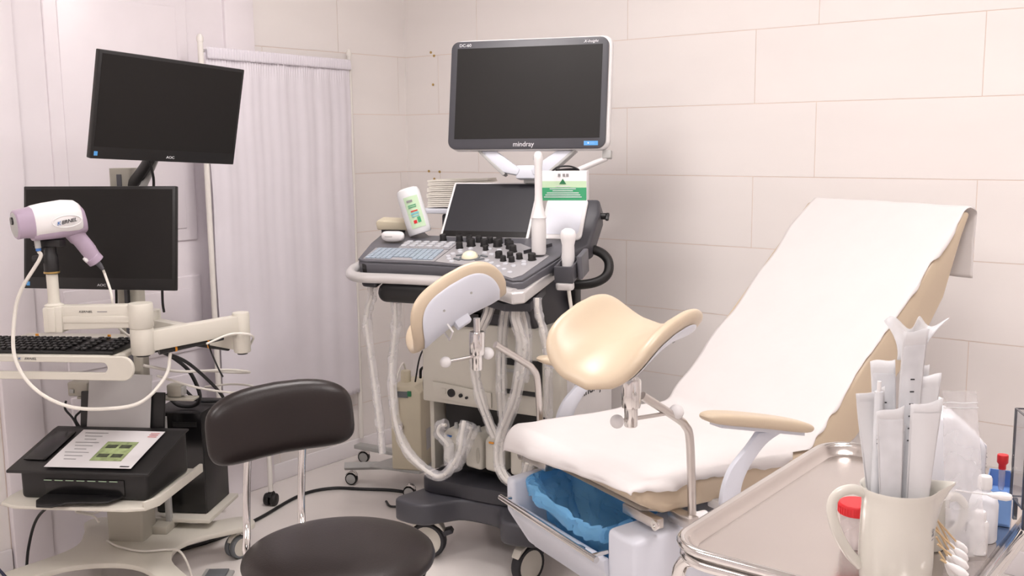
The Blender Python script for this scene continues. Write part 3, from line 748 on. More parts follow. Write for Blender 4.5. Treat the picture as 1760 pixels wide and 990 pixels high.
MB().box((-.0, -.031, .985), (.022, .006, .072)).build('end_plate', 'ivory', AR, M1, bevel=.002)
MB().lathe([(0, 1.02), (.027, 1.02), (.028, 1.026), (.018, 1.032), (.0165, 1.04), (.0165, 1.12), (0, 1.12)], 28, T((J0.x - .004, J0.y, 0))).build('riser', 'ivory', AR)
bh = MB(); bh.lathe([(0, 1.12), (.02, 1.12), (.021, 1.125), (.021, 1.175), (.017, 1.18), (.017, 1.20), (0, 1.20)], 24, T((J0.x - .004, J0.y, 0)))
bh = bh.build('ball_head', 'black', AR)
MB().lathe([(.0205, 1.122), (.0225, 1.122), (.0225, 1.127), (.0205, 1.127)], 24, T((J0.x - .004, J0.y, 0))).build('brass_ring', 'brass', bh)
MB().box((J0.x, J0.y, 1.212), (.075, .035, .022)).build('clamp_plate', 'black', bh, bevel=.004)
MB().cyl((J0.x - .018, J0.y - .005, 1.165), (J0.x - .052, J0.y - .012, 1.163), .012, n=14).build('clamp_knob', 'black', bh)
MB().cyl((J0.x - .018, J0.y - .005, 1.20), (J0.x - .048, J0.y - .012, 1.198), .008, n=14).build('clamp_knob', 'black', bh)
# black cable tidy with orange ties under the beams
for (p, q, z, ties) in ((J1, J2, .874, (.25, .75)), (J2, J3, .842, (.3,))):
    a, b = p.lerp(q, .15), p.lerp(q, .8); a = Vector((a.x, a.y, z - (0 if p == J1 else .0))); b = Vector((b.x, b.y, z + (.018 if p == J1 else .0)))
    t_ = MB().tube([a, b], .009, 10).build('cable_wrap', 'black', AR)
    for k in ties:
        c = a.lerp(b, k); dd = (b - a).normalized(); MB().cyl(c - dd * .003, c + dd * .003, .0105, n=12).build('cable_tie', 'orange', t_)

# ---- handheld scope
SP = thing('handheld_scope', 'white and lilac hair dryer shaped handheld scope on the arm', 'scope', QM @ T((-.012, -.36, 1.280)) @ Matrix.Rotation(radians(46), 4, 'Z') @ Matrix.Rotation(radians(-4), 4, 'Y') @ Matrix.Scale(.9, 4))
RX90 = Matrix.Rotation(radians(90), 4, 'Y')
def ell(prof, ky=1., kz=1.):
    """profile (x, radius, zc)"""
    vs = []; fs = []; n = 36
    for (x, r, zc) in prof:
        for k in range(n):
            a = 2 * pi * k / n; e = .8
            cy, cz = cos(a), sin(a)
            vs.append((x, r * ky * abs(cy) ** e * (1 if cy > 0 else -1), zc + r * kz * abs(cz) ** e * (1 if cz > 0 else -1)))
    for i in range(len(prof) - 1):
        for k in range(n): l = (k + 1) % n; fs.append((i * n + k, i * n + l, (i + 1) * n + l, (i + 1) * n + k))
    fs.append(tuple(range(n))[::-1]); fs.append(tuple((len(prof) - 1) * n + k for k in range(n)))
    return MB()._add([Vector(v) for v in vs], fs)
ell([(-.112, .043, -.002), (-.108, .047, -.002), (-.085, .048, 0), (-.06, .052, 0), (-.058, .050, 0)], .95).build('front_ring', 'lilac', SP)
ell([(-.062, .051, .001), (-.055, .0535, .001), (-.02, .056, .003), (.04, .058, .004), (.075, .055, .002), (.088, .049, -.002)], .92, 1.).build('housing', 'white', SP, ang=60)
ell([(.082, .050, -.002), (.092, .048, -.006), (.102, .041, -.014), (.108, .026, -.024), (.110, .01, -.03)], .9).build('rear_cap', 'lilac', SP, ang=60)
ell([(-.064, .030, -.038), (-.05, .036, -.034), (.02, .040, -.034), (.09, .036, -.030), (.10, .02, -.030)], 1.05, .72).build('underside', 'lilac', SP, ang=60)
MB().lathe([(0, .004), (.034, .004), (.037, .002), (.040, 0), (0, 0)], 32, T((-.112, 0, -.002)) @ Matrix.Rotation(radians(-90), 4, 'Y')).build('lens_plate', 'grey', SP)
MB().lathe([(0, .006), (.012, .006), (.013, 0), (0, 0)], 24, T((-.1155, -.004, .012)) @ Matrix.Rotation(radians(-90), 4, 'Y')).build('lens', 'black_gloss', SP)
gp = MB().tube(cat([(.055, 0, -.035), (.082, 0, -.075), (.105, 0, -.115), (.118, 0, -.145)], 5), [.026] * 5 + [.023] * 6 + [.022] * 5, 20, flat=1.15); gp = gp.build('grip', 'lilac', SP, ang=60)
MB().tube(cat([(.112, 0, -.138), (.121, 0, -.150), (.126, 0, -.158)], 3), .0245, 20, flat=1.12).build('grip_cap', 'lilac', gp, bevel=.004)
MB().tube([(.088, 0, -.150), (.10, 0, -.142), (.118, 0, -.143)], [.010, .014, .018], 14).build('grip_lip', 'white', gp)
MB().tube([(.124, 0, -.155), (.135, 0, -.172), (.142, 0, -.186)], [.010, .0085, .006], 12).build('strain_relief', 'slate', SP)
oval = [(.034 * cos(a), .018 * sin(a)) for a in [2 * pi * k / 40 for k in range(40)]]
MB().tube([Vector((.036 + .046 * cos(2 * pi * k / 40) , -.0525 , -.006 + .019 * sin(2 * pi * k / 40))) for k in range(40)], .0018, 6, closed=True).build('oval_trim', 'white', SP)
text('K', .017, 'ink_blue', SP, T((.008, -.0546, -.010)) @ Matrix.Rotation(radians(90), 4, 'X') @ Matrix.Rotation(radians(7), 4, 'Z'), .0012, shear=.35)
text('ERNEL', .017, 'ink', SP, T((.041, -.0546, -.006)) @ Matrix.Rotation(radians(90), 4, 'X') @ Matrix.Rotation(radians(7), 4, 'Z'), .0012, shear=.35)
MB().cyl((-.052, -.004, -.058), (-.052, -.004, -.085), .0095, n=14).build('plug', 'grey', SP)
MB().cyl((-.052, -.004, -.085), (-.052, -.004, -.094), .0085, n=14).build('plug_band', 'ink_blue', SP)

def cable(name, pts, r, material, label, cat_='cable', M=None, group=None):
    o = MB().tube(cat(pts, 8), r, 8).build(name, material, None, M); tag(o, label, cat_, group); return o
SPL = QM.inverted() @ SP.matrix_basis
cable('scope_cable', [SPL @ Vector((-.052, -.004, -.0955)), SPL @ Vector((-.052, -.004, -.12)), (-.095, -.40, 1.08), (-.118, -.41, 1.0), (-.115, -.43, .88), (-.06, -.435, .79), (.04, -.43, .735), (.15, -.40, .722), (.235, -.36, .735), (.285, -.30, .80), (.29, -.27, .865)], .0055, 'cable_white', 'white cable looping from the scope front down below the keyboard tray', M=QM)
cable('scope_cable', [SPL @ Vector((.1435, 0, -.190)), SPL @ Vector((.148, 0, -.21)), (.13, -.302, 1.05), (.128, -.298, 1.0), (.12, -.28, .96), (.18, -.29, .915), (.24, -.275, .89), (.31, -.20, .87)], .004, 'cable_white', 'thin white cable from the scope grip passing behind the arm', M=QM)
cable('arm_cable', [(.386, -.222, .885), (.440, -.168, .905), (.484, -.134, .90), (.492, -.106, .885), (.478, -.076, .868), (.466, -.070, .85)], .0035, 'cable_white', 'short white cable bulging around the outer arm joint', M=QM)
cable('tie_strap', [(.36, -.15, .875), (.375, -.16, .84), (.395, -.16, .79), (.405, -.155, .765)], .0028, 'cable_black', 'black strap end dangling below the articulated arm', M=QM)

# ---- keyboard
KB = thing('keyboard', 'black keyboard on the ivory cart tray', 'keyboard', QM @ T((-.085, -.30, .8825)))
MB().prism([(-.09, .0), (.09, .0), (.09, .016), (-.09, .010)], -.215, .255, 'x').build('case', 'black', KB, bevel=.003)
km = MB(); km.prism([(-.0075, -.0075), (.0075, -.0075), (.0075, .0075), (-.0075, .0075)], 0, .006)
key0 = km.build('key', 'black', KB, T((-.205, -.075, .012)), bevel=.0018, seg=1)
dot = MB().box((-.002, 0, .0064), (.004, .005, .0004)).build('key_legend', 'ink_grey', key0, smooth=False)
for r_ in range(6):
    for c_ in range(22):
        if (r_, c_) == (0, 0) or (c_ in (15, 18)): continue
        k = key0.copy(); COL.objects.link(k); k.matrix_local = T((-.205 + c_ * .0213, -.075 + r_ * .029 - (.004 if r_ == 5 else 0), .012 + r_ * .001))
        q = dot.copy(); COL.objects.link(q); q.parent = k
for x, z in ((-.09, .0), (.15, .0)): MB().box((x, .088, .022), (.008, .006, .008)).build('cable_tie', 'orange', KB, smooth=False)

# ---- printer
PR = thing('printer', 'black inkjet printer on the cart shelf with page on its lid', 'printer', QM @ T((0, 0, .3986)))
MB().prism([(-.30, .0), (-.005, .0), (-.005, .145), (-.05, .150), (-.30, .098)], -.215, .205, 'x').build('case', 'black', PR, bevel=.012, seg=3)
MB().prism([(-.325, .098), (-.05, .152), (-.02, .155), (-.02, .148), (-.05, .145), (-.325, .088)], -.245, .222, 'x').build('lid', 'black', PR, bevel=.004)
sl = Matrix.Rotation(math.atan(.054 / .275), 4, 'X')
pnl = MB().box((-.185, -.17, .1325), (.075, .19, .003), sl).build('control_panel', 'black_gloss', PR, bevel=.001)
MB().box((-.0, -.302, .042), (.26, .006, .05)).build('output_slot', 'black_gloss', PR, bevel=.002)
for k in range(7): MB().box((-.12 + k * .036, -.3055, .063), (.026, .0015, .002)).build('slot_mark', 'label_green', PR, smooth=False)
MB().prism([(-.13, -.30), (.13, -.30), (.10, -.36), (-.02, -.372), (-.05, -.41), (-.10, -.41), (-.13, -.36)], .012, .018).build('output_tray', 'black', PR, bevel=.002)
MB().box((-.03, .018, .18), (.30, .014, .17), Matrix.Rotation(radians(-10), 4, 'X')).build('paper_support', 'black', PR, bevel=.004)
MB().grid(lambda u, v: (-.145 + .225 * u, -.013 + .040 * v, .1490 + .176 * v + .002 * sin(u * 3)), 6, 6).build('feed_paper', 'grey_sheet', None, QM @ T((0, 0, .398)), solid=.0004)
tag(bpy.data.objects['feed_paper'], 'blank grey white sheet standing in the printer feeder', 'paper')
pg = thing('printed_page', 'printed page with green photos lying on the printer lid', 'paper', QM @ T((0, 0, .3995)) @ T((.02, -.19, .1285)) @ sl)
MB().grid(lambda u, v: (-.145 + .285 * u - .0 * v, -.125 + .25 * v, .0035 + .0015 * sin(v * 3 + u)), 8, 8).build('sheet', 'sheet', pg, solid=.0004)
MB().box((.035, -.02, .0058), (.105, .125, .0006)).build('photo', 'photo_green', pg, smooth=False)
for x in (.012, .058):
    for y in (-.05, .01): MB().box((x, y, .0064), (.036, .022, .0005)).build('photo_detail', 'photo_dark', pg, smooth=False)
for k in range(9): MB().box((-.085, .10 - k * .022, .0056), (.08 - .02 * (k % 3), .003, .0005)).build('print_line', 'ink_grey', pg, smooth=False)
MB().box((.115, -.115, .0056), (.03, .006, .0005)).build('print_line', 'ink', pg, smooth=False)
for k in range(3): MB().box((.115, .105 - k * .012, .0056), (.03, .0025, .0005)).build('print_line', 'red', pg, smooth=False)

# ---- PC tower and cables on it
PCm = QM @ T((.07, .32, .1636))
PT = thing('computer_tower', 'plain black computer tower on the cart shelf behind printer', 'computer', PCm)
MB().box((0, 0, .19), (.19, .21, .38)).build('case', 'black', PT, bevel=.004)
MB().box((0, -.107, .19), (.186, .006, .374)).build('front_panel', 'black_gloss', PT, bevel=.002)
MB().box((.03, -.111, .335), (.09, .003, .018)).build('drive_bay', 'black', PT, smooth=False)
ad = thing('power_adapter', 'grey power adapter box lying by the tower top', 'adapter', QM @ T((.135, .082, .6366)))
MB().box((0, 0, .022), (.05, .04, .044)).build('adapter_body', 'greige', ad, bevel=.006, seg=3)
MB().box((.028, 0, .02), (.01, .03, .03)).build('adapter_cap', 'grey', ad, bevel=.003)
ad2 = thing('power_adapter', 'grey adapter box behind the printer feeder on the door side', 'adapter', QM @ T((-.205, .075, .6366)))
MB().box((0, 0, .0255), (.075, .05, .05)).build('adapter_body', 'greige', ad2, bevel=.006, seg=3)
MB().box((-.02, -.028, .02), (.015, .008, .014)).build('adapter_cap', 'grey', ad2, bevel=.003)
MB().box((0, .075, .632), (.42, .05, .008)).build('adapter_shelf', 'greige', CT, bevel=.002)
for i, (pts, mt, r) in enumerate(((([(.10, .03, .812), (.13, .09, .77), (.15, .17, .70), (.155, .23, .60), (.12, .25, .558), (.06, .25, .56), (.02, .25, .60)]), 'cable_black', .007),
        ([(.135, -.01, .812), (.185, .07, .76), (.228, .17, .66), (.235, .25, .585), (.18, .32, .558), (.10, .33, .557), (.05, .33, .60)], 'cable_black', .006),
        ([(.06, .01, .76), (.14, .12, .715), (.25, .26, .690), (.30, .34, .665), (.24, .39, .65), (.12, .37, .66)], 'cable_white', .005),
        ([(.105, .01, .725), (.215, .09, .665), (.29, .24, .612), (.305, .36, .605), (.2, .41, .60), (.1, .40, .59)], 'cable_white', .004))):
    cable('computer_cable', pts, r, mt, ['thick black cable draped onto the tower top', 'second black cable looping beside the tower edge', 'pale cable coiled wide above the computer tower', 'thin pale cable under the wide coil on the tower'][i], M=QM)
for i, pts in enumerate(([(-.055, .08, 1.02), (-.052, .07, .98), (-.050, .06, .90)], [(.012, .034, 1.02), (.012, .032, .95), (.014, .030, .90)], [(.125, .05, 1.05), (.122, .05, .97), (.120, .06, .935)])):
    cable('monitor_cable', pts, .0045, 'cable_black', ['black cable below the lower monitor on the door side of the column', 'black cable running down in front of the cart column under the monitor', 'black cable below the lower monitor behind the round arm joint'][i], M=QM)
cable('monitor_cable', [(.165, -.08, 1.46), (.16, -.05, 1.42), (.155, -.03, 1.38), (.15, -.03, 1.33)], .0045, 'cable_black', 'black cable dropping from the tilted top monitor', M=QM)
cable('adapter_cable', [(-.235, .024, .628), (-.24, .024, .60), (-.215, .022, .57), (-.20, .022, .54), (-.195, .024, .515)], .004, 'cable_black', 'black lead hanging from the adapter behind the printer', M=QM)
cable('adapter_cable', [(-.17, .062, .61), (-.20, .052, .585), (-.22, .048, .56), (-.205, .056, .52), (-.195, .064, .50)], .004, 'cable_black', 'crossing black lead beside the printer feeder', M=QM)
cable('printer_cable', [(-.13, -.15, .375), (-.20, -.16, .33), (-.28, -.13, .26), (-.33, -.11, .15), (-.36, -.10, .02), (-.40, -.08, .008)], .005, 'cable_black', 'black power lead dropping from the printer shelf to the floor', M=QM)
cable('floor_lead', [(.02, -2.44, .36), (.14, -2.38, .30), (.33, -2.31, .22), (.52, -2.26, .08), (.60, -2.22, .01), (.72, -2.16, .006)], .005, 'cable_navy', 'dark blue lead slanting down in front of the cart')
cable('coiled_lead', [(-.16, .03, .24), (-.20, .0, .26), (-.22, .02, .235), (-.18, .04, .22), (-.14, .02, .24), (-.18, -.01, .262), (-.215, .0, .24), (-.17, .03, .215), (-.14, .012, .2)], .004, 'cable_white', 'pale coiled lead hanging beside the cart column foot', M=QM)
cable('base_lead', [(-.12, .02, .13), (-.05, -.03, .131), (.05, -.06, .131), (.13, -.04, .131), (.185, -.06, .132), (.222, -.075, .07), (.235, -.09, .008), (.27, -.15, .005), (.34, -.24, .005)], .004, 'cable_white', 'pale thin lead running over the cart base to the floor', M=QM)

# ================================================================== ultrasound machine
UM = frame(1.35, -1.1, 0, 8); UI = UM.inverted()
US = thing('ultrasound_machine', 'tall ultrasound machine with large screen on wheeled slate base', 'ultrasound machine', UM)
# base with two forward feet
bo = [(-.315, -.03), (-.27, -.065), (-.18, -.06), (-.13, .0), (-.08, .05), (.05, .05), (.10, .0), (.145, -.06), (.235, -.055), (.27, -.02), (.27, .12), (.25, .45), (.30, .58), (.25, .63), (-.25, .63), (-.30, .58), (-.26, .45), (-.28, .12)]
MB().prism([tuple(p)[:2] for p in cat([(x, y, 0) for x, y in bo], 4, True)], .155, .235).build('base', 'slate_mid', US, bevel=.012, seg=3)
MB().prism([tuple(p)[:2] for p in cat([(x, y, 0) for x, y in [(-.26, .06), (-.10, .055), (.05, .055), (.22, .07), (.25, .2), (.24, .56), (-.24, .56), (-.27, .2)]], 4, True)], .235, .290).build('base_deck', 'slate_dark', US, bevel=.010)
for x, y, a in ((-.225, .028, 18), (.20, .012, 75), (-.24, .57, 40), (.24, .57, 50)):
    castor(US, T((x, y, 0)) @ Matrix.Rotation(radians(a), 4, 'Z'), .068, .036, 'rubber', 'ivory', 'ivory' if y < .1 else 'white', stem=.02)
    MB().prism([(.05, .105), (.085, .115), (.095, .10), (.06, .085)], -.02, .02, 'y').build('brake_lever', 'slate_dark', US, T((x, y, 0)) @ Matrix.Rotation(radians(a + 8), 4, 'Z'), bevel=.003)
# cabinet
MB().prism([(-.30, .555), (.275, .555), (.275, .86), (-.24, .86), (-.27, .845), (-.298, .79)], .12, .52, 'y').build('cabinet', 'ivory', US, bevel=.008)
MB().box((0, .36, .42), (.50, .32, .27)).build('connector_bay', 'black', US, smooth=False)
MB().box((.270, .34, .55), (.02, .36, .50)).build('side_panel', 'white', US, bevel=.01, seg=3)
MB().box((-.288, .34, .42), (.02, .36, .27)).build('side_panel', 'ivory', US, bevel=.006)
text('mindray', .066, 'ink', US, T((.281, .33, .625)) @ Matrix.Rotation(radians(90), 4, 'Z') @ Matrix.Rotation(radians(90), 4, 'X'), .0006, sx=.95)
MB().prism([(-.24, .575), (.0, .565), (.0, .62), (-.25, .635)], .112, .12, 'y').build('button_panel', 'ivory', US, bevel=.002)
for x, z, r in ((-.165, .602, .015), (-.125, .597, .007), (-.10, .592, .005)): MB().cyl((x, .105, z), (x, .113, z), r, n=18).build('button', 'black', US)
MB().box((-.20, .111, .605), (.02, .003, .02)).build('button', 'ivory', US, bevel=.001)
pr = MB().box((.12, .115, .69), (.165, .012, .125)).build('printer_slot', 'black', US, bevel=.002)
MB().box((.115, .108, .688), (.135, .006, .085)).build('printer_door', 'greige', pr, bevel=.003)
MB().box((.115, .104, .712), (.12, .004, .012)).build('printer_lip', 'grey', pr, bevel=.001)
MB().box((-.105, .112, .875), (.13, .02, .05)).build('drive', 'black_gloss', US, bevel=.003)
for x in (-.155, -.143): MB().cyl((x, .10, .866), (x, .103, .866), .0035, n=10).build('drive_button', 'ink_white', US)
# neck and black uprights
MB().prism([(-.17, .855), (.17, .855), (.15, .93), (.16, 1.06), (-.16, 1.06), (-.15, .93)], .13, .45, 'y').build('neck', 'slate_dark', US, bevel=.008)
MB().box((.0, .125, .96), (.15, .02, .12)).build('neck_panel', 'black', US, bevel=.003)
MB().box((.155, .43, .86), (.06, .05, .42)).build('upright', 'black', US, bevel=.008)
MB().tube(cat([(.06, .36, 1.108), (.16, .40, 1.115), (.25, .43, 1.105), (.30, .43, 1.075), (.312, .41, 1.03), (.285, .39, 1.0), (.22, .37, .985), (.08, .36, .978)], 6), .017, 14).build('rear_handle', 'black', US)
# probe connectors in the bay
for i, x in enumerate((-.155, -.06, .022, .125)):
    pc_ = thing('probe_connector', ['ivory connector with a blue mark in the ultrasound lower bay', 'ivory connector without colour mark between blue and orange marked ones', 'ivory connector with an orange mark in the ultrasound lower bay', 'ivory connector with a yellow mark in the ultrasound lower bay'][i], 'connector', UM @ T((x, .115, .345)), 'connectors in the ultrasound lower bay')
    pl = MB().prism([(-.036, 0), (.034, -.006), (.036, .10), (.02, .128), (-.018, .13), (-.036, .11)], -.03, .083, 'y').build('connector_shell', 'ivory', pc_, bevel=.012, seg=3)
    MB().box((-.005, -.032, .105), (.02, .004, .006)).build('colour_mark', ['ink_blue', 'ivory', 'orange', 'yellow'][i], pl, smooth=False)
    MB().lathe([(0, 0), (.006, 0), (.009, .018), (.012, .02), (0, .02)], 14, T((.005, .0, .128)) @ Matrix.Rotation(radians(180), 4, 'X') @ T((0, 0, -.02))).build('strain_relief', 'grey', pl)
    MB().cushion(.008, .03, .002, .002, lambda u, v: ((.02 + u, -.0315, .05 + v), (0, -1, 0)), e=1, p=4, na=24).build('grip_dimple', 'greige', pl)

# console
CM = UI @ frame(1.293, -1.213, 1.077, 20, 10)
def con(mb, name, material, **k): return mb.build(name, material, US, CM, **k)
ol = [(-.335, .10), (-.30, .078), (-.12, .075), (.06, .055), (.20, -.02), (.29, -.085), (.325, -.075), (.375, .20), (.34, .42), (-.36, .42), (-.385, .30)]
con(MB().prism(ol, -.055, -.008), 'console_shell', 'slate', bevel=.006)
con(MB().prism([(-.335, .10), (-.30, .082), (-.12, .079), (.06, .06), (.20, -.014), (.29, -.078), (.32, -.07), (.37, .20), (.335, .42), (-.20, .42), (-.25, .485), (-.40, .485), (-.38, .30)], -.008, 0), 'console_top', 'slate', bevel=.003)
con(MB().prism([(-.04, .088), (.07, .062), (.20, -.008), (.285, -.066), (.308, -.03), (.335, .19), (.19, .33), (-.04, .33)], 0, .0025), 'control_panel', 'panel_grey', bevel=.001)
con(MB().prism([(-.315, .10), (-.045, .092), (-.045, .235), (-.33, .235)], 0, .0015), 'keyboard_panel', 'panel_grey')
con(MB().prism([(-.245, .243), (-.045, .243), (-.045, .33), (-.255, .33)], 0, .0015), 'keypad_panel', 'panel_grey')
con(MB().prism([(-.32, .093), (-.16, .088), (-.16, .078), (-.31, .078)], -.048, -.012), 'palm_notch', 'black', bevel=.003)
kk = MB(); kk.prism(rrect(.0175, .0185, .003, 2), 0, .004); key = kk.build('key', 'key_blue', US, CM @ T((-.30, .112, .0015)), smooth=False)
for r_ in range(6):
    for c_ in range(13):
        if r_ == c_ == 0: continue
        if r_ == 0 and 4 < c_ < 9: continue
        k = key.copy(); COL.objects.link(k); k.matrix_local = CM @ T((-.30 + c_ * .0196 - .001 * r_, .112 + r_ * .0208, .0015))
kk = MB(); kk.prism(rrect(.022, .020, .006, 3), 0, .005); key2 = kk.build('button', 'key_light', US, CM @ T((-.23, .262, .0015)), smooth=False)
for r_ in range(3):
    for c_ in range(6):
        if r_ == c_ == 0: continue
        k = key2.copy(); COL.objects.link(k); k.matrix_local = CM @ T((-.23 + c_ * .033, .262 + r_ * .026, .0015))
# round buttons on the control panel
rb = MB(); rb.lathe([(0, .0045), (.0075, .004), (.0095, .0015), (.0095, 0), (0, 0)], 16); rb = rb.build('button', 'key_light', US, CM @ T((.0, .12, .0025)))
for (x, y) in ((-.015, .15), (-.01, .18), (.01, .20), (.04, .21), (.10, .20), (.13, .185), (.14, .11), (.12, .08), (.15, .06), (.20, .05), (.23, .02), (.26, -.01), (.18, .02), (.25, .06), (.28, .08), (.10, .25), (.14, .24), (.03, .25), (.15, .20), (.0, .225), (.27, .11), (.215, .08), (.165, .085), (.02, .09)):
    k = rb.copy(); COL.objects.link(k); k.matrix_local = CM @ T((x, y, .0025))
for x, y, a in ((.025, .165, 30), (.112, .16, -30), (.03, .115, -35), (.11, .12, 30)):
    con(MB().prism([tuple((Matrix.Rotation(radians(a), 2) @ Vector(p)) + Vector((x, y))) for p in rrect(.034, .011, .005, 3)], .0025, .006), 'arc_key', 'tyre_grey', smooth=False)
kb = MB().lathe([(0, .022), (.0105, .022), (.012, .020), (.012, .006), (.014, .0), (0, 0)], 20); kb = kb.build('knob', 'black', US, CM @ T((-.114, .352, .002)))
KN = [(-.048, .347, 1), (-.008, .342, 1), (.031, .337, 1), (.075, .329, 1), (.112, .323, 1), (.149, .312, 1), (-.012, .252, 1), (.02, .283, 1.25), (.069, .287, 1.15), (.118, .287, 1.25), (.171, .266, 1.2), (.195, .224, 1.1),
      (.169, .151, 1.05), (.207, .158, .9), (.244, .144, .9), (.291, .135, 1.1), (.196, .115, .85), (.228, .109, .85), (.091, .237, .8)]
for x, y, s_ in KN:
    k = kb.copy(); COL.objects.link(k); k.matrix_local = CM @ T((x, y, .002)) @ Matrix.Scale(s_, 4)
con(MB().lathe([(0, .024), (.012, .0225), (.022, .017), (.028, .008), (.029, .0), (0, 0)], 32, T((.067, .142, .002))), 'trackball', 'trackball')
con(MB().lathe([(.030, .0), (.036, .0), (.036, .003), (.030, .003), (.030, 0)], 32, T((.067, .142, .002))), 'trackball_ring', 'tyre_grey')
for k in range(8): con(MB().box((.25 + k * .0075, .215 + k * .011, .008), (.03, .006, .012), Matrix.Rotation(radians(55), 4, 'Z')), 'slider', 'slate_dark', bevel=.001)
# silver hand rail
con(MB().tube(cat([(-.325, .135, -.03), (-.35, .10, -.035), (-.345, .055, -.042), (-.30, .03, -.045), (-.18, .028, -.045), (.0, .020, -.045), (.12, -.005, -.045), (.22, -.055, -.042), (.30, -.095, -.040)], 6), .019, 14, flat=.9), 'hand_rail', 'silver')
con(MB().prism([(.20, -.06), (.30, -.12), (.335, -.10), (.37, .20), (.35, .22), (.30, -.06)], -.070, -.030), 'hand_rail_end', 'silver', bevel=.008, seg=3)
con(MB().prism([(-.30, .10), (.25, .05), (.25, .40), (-.30, .40)], -.085, -.05), 'console_bottom', 'slate_dark', bevel=.01)
con(MB().prism([(-.26, .06), (-.02, .05), (.0, .2), (-.28, .2)], -.15, -.085), 'tray_pocket', 'black', bevel=.03, seg=4)
con(MB().prism([(-.335, .10), (-.27, .09), (-.27, .15), (-.335, .15)], -.105, -.065), 'cable_hook', 'slate_dark', bevel=.012, seg=3)
con(MB().prism([(.10, .02), (.25, -.06), (.335, -.05), (.335, .13), (.12, .15)], -.115, -.0855), 'cable_hook', 'slate_dark', bevel=.005, seg=2)
# touch screen
TM = UI @ frame(1.177, -.83, 1.148, 20, 50)
MB().prism(rrect(.345, .262, .008, 4, 0, .121), -.028, -.001).build('touch_frame', 'white', US, TM, bevel=.003)
MB().box((0, .123, .0), (.325, .242, .002)).build('touch_screen', 'slate_screen', US, TM, smooth=False)
MB().box((0, .014, .0012), (.325, .024, .0008)).build('touch_lower_band', 'black_gloss', US, TM, smooth=False)
# side pod with white face
MB().prism([(.215, -.06), (.35, -.06), (.40, -.02), (.415, .12), (.405, .185), (.205, .185)], -.09, -.008).build('side_pod', 'slate_mid', US, TM, bevel=.012, seg=3)
MB().prism(rrect(.155, .18, .02, 5, .290, .088), -.008, .004).build('pod_face', 'white', US, TM, bevel=.004, seg=3)
MB().prism(rrect(.13, .15, .016, 5, .290, .092), .004, .0055).build('pod_inset', 'bluewhite', US, TM)
MB().cyl((.405, .13, -.04), (.432, .13, -.04), .012, n=14).build('pod_knob', 'black', US, TM)
MB().box((.437, .128, -.04), (.012, .03, .012)).build('pod_knob', 'black', US, TM, bevel=.003)
# probe holder on the right
for c_, d_ in (((.382, .150, -.032), (.008, .12, .056)), ((.438, .150, -.032), (.008, .12, .056)), ((.410, .092, -.032), (.064, .008, .056)), ((.410, .208, -.032), (.064, .008, .056))):
    con(MB().box(c_, d_), 'probe_holder', 'slate_mid', bevel=.003)
con(MB().prism(rrect(.018, .10, .008, 4, .453, .18), -.06, .02), 'probe_holder', 'slate', bevel=.004)
con(MB().prism(rrect(.06, .034, .012, 4, .410, .100), -.085, -.060), 'holder_lip', 'silver', bevel=.006)
# big monitor
MM = UI @ frame(1.255, -.68, 1.467, 22, 80)
MWd, MH = .60, .405
MB().prism(rrect(MWd + .012, MH + .012, .034, 6, .006, MH / 2 + .002), -.05, -.012).build('monitor_shell', 'white', US, MM, bevel=.010, seg=3)
mz = MB().prism(rrect(MWd, MH, .030, 6, 0, MH / 2), -.014, 0).build('monitor_bezel', 'slate_mid', US, MM, bevel=.003)
MB().box((.002, MH / 2 + .005, .0), (MWd - .046, MH - .065, .002)).build('monitor_screen', 'matte_screen', US, MM, smooth=False)
text('DC-60', .0155, 'ink_white', mz, T((-.245, MH - .016, .0005)), .0004, sx=1.1)
text('X-Insight', .0145, 'ink_white', mz, T((.235, MH - .016, .0005)), .0004, shear=.35)
text('mindray', .026, 'ink_white', mz, T((-.005, .016, .0005)), .0005, sx=.95)
stk = MB().box((.248, .018, .0004), (.052, .016, .0008)).build('sticker', 'sticker_blue', mz, smooth=False)
text('\u25a0 \u2013\u2013\u2013\u2013\u2013', .007, 'ink_white', mz, T((.248, .018, .001)), .0001)
for sx in (-1, 1):
    MB().prism([(sx * .18, -.005), (sx * .115, -.005), (sx * .02, -.072), (sx * .03, -.095), (sx * .085, -.085)], -.055, -.02).build('monitor_wing', 'bluewhite', US, MM, bevel=.006)
    MB().prism([(sx * .19, -.004), (sx * .175, -.004), (sx * .075, -.09), (sx * .085, -.098)], -.06, -.018).build('wing_edge', 'grey', US, MM, bevel=.003)
MB().box((.0, -.082, -.05), (.075, .05, .05)).build('wing_hub', 'bluewhite', US, MM, bevel=.006)
MB().box((.01, -.10, -.09), (.05, .04, .07)).build('wing_link', 'grey', US, MM, bevel=.004)
MB().box((.02, -.115, -.13), (.075, .085, .04)).build('monitor_hinge', 'grey', US, MM, bevel=.005)
MB().box((.02, -.10, -.108), (.05, .03, .006)).build('hinge_recess', 'slate_dark', US, MM, smooth=False)
MB().prism([(-.035, -.14), (.035, -.14), (.04, -.44), (-.04, -.44)], -.155, -.11).build('monitor_neck', 'ivory', US, MM, bevel=.006)
MB().cyl((.16, -.09, -.04), (.30, -.03, -.04), .011, n=12).build('side_arm', 'white', US, MM)
MB().box((.302, -.018, -.04), (.032, .03, .03)).build('arm_end', 'grey', US, MM, bevel=.003)
# wall of the machine behind console
MB().box((-.22, .565, 1.09), (.50, .10, .24)).build('rear_tower', 'slate_dark', US, bevel=.01)

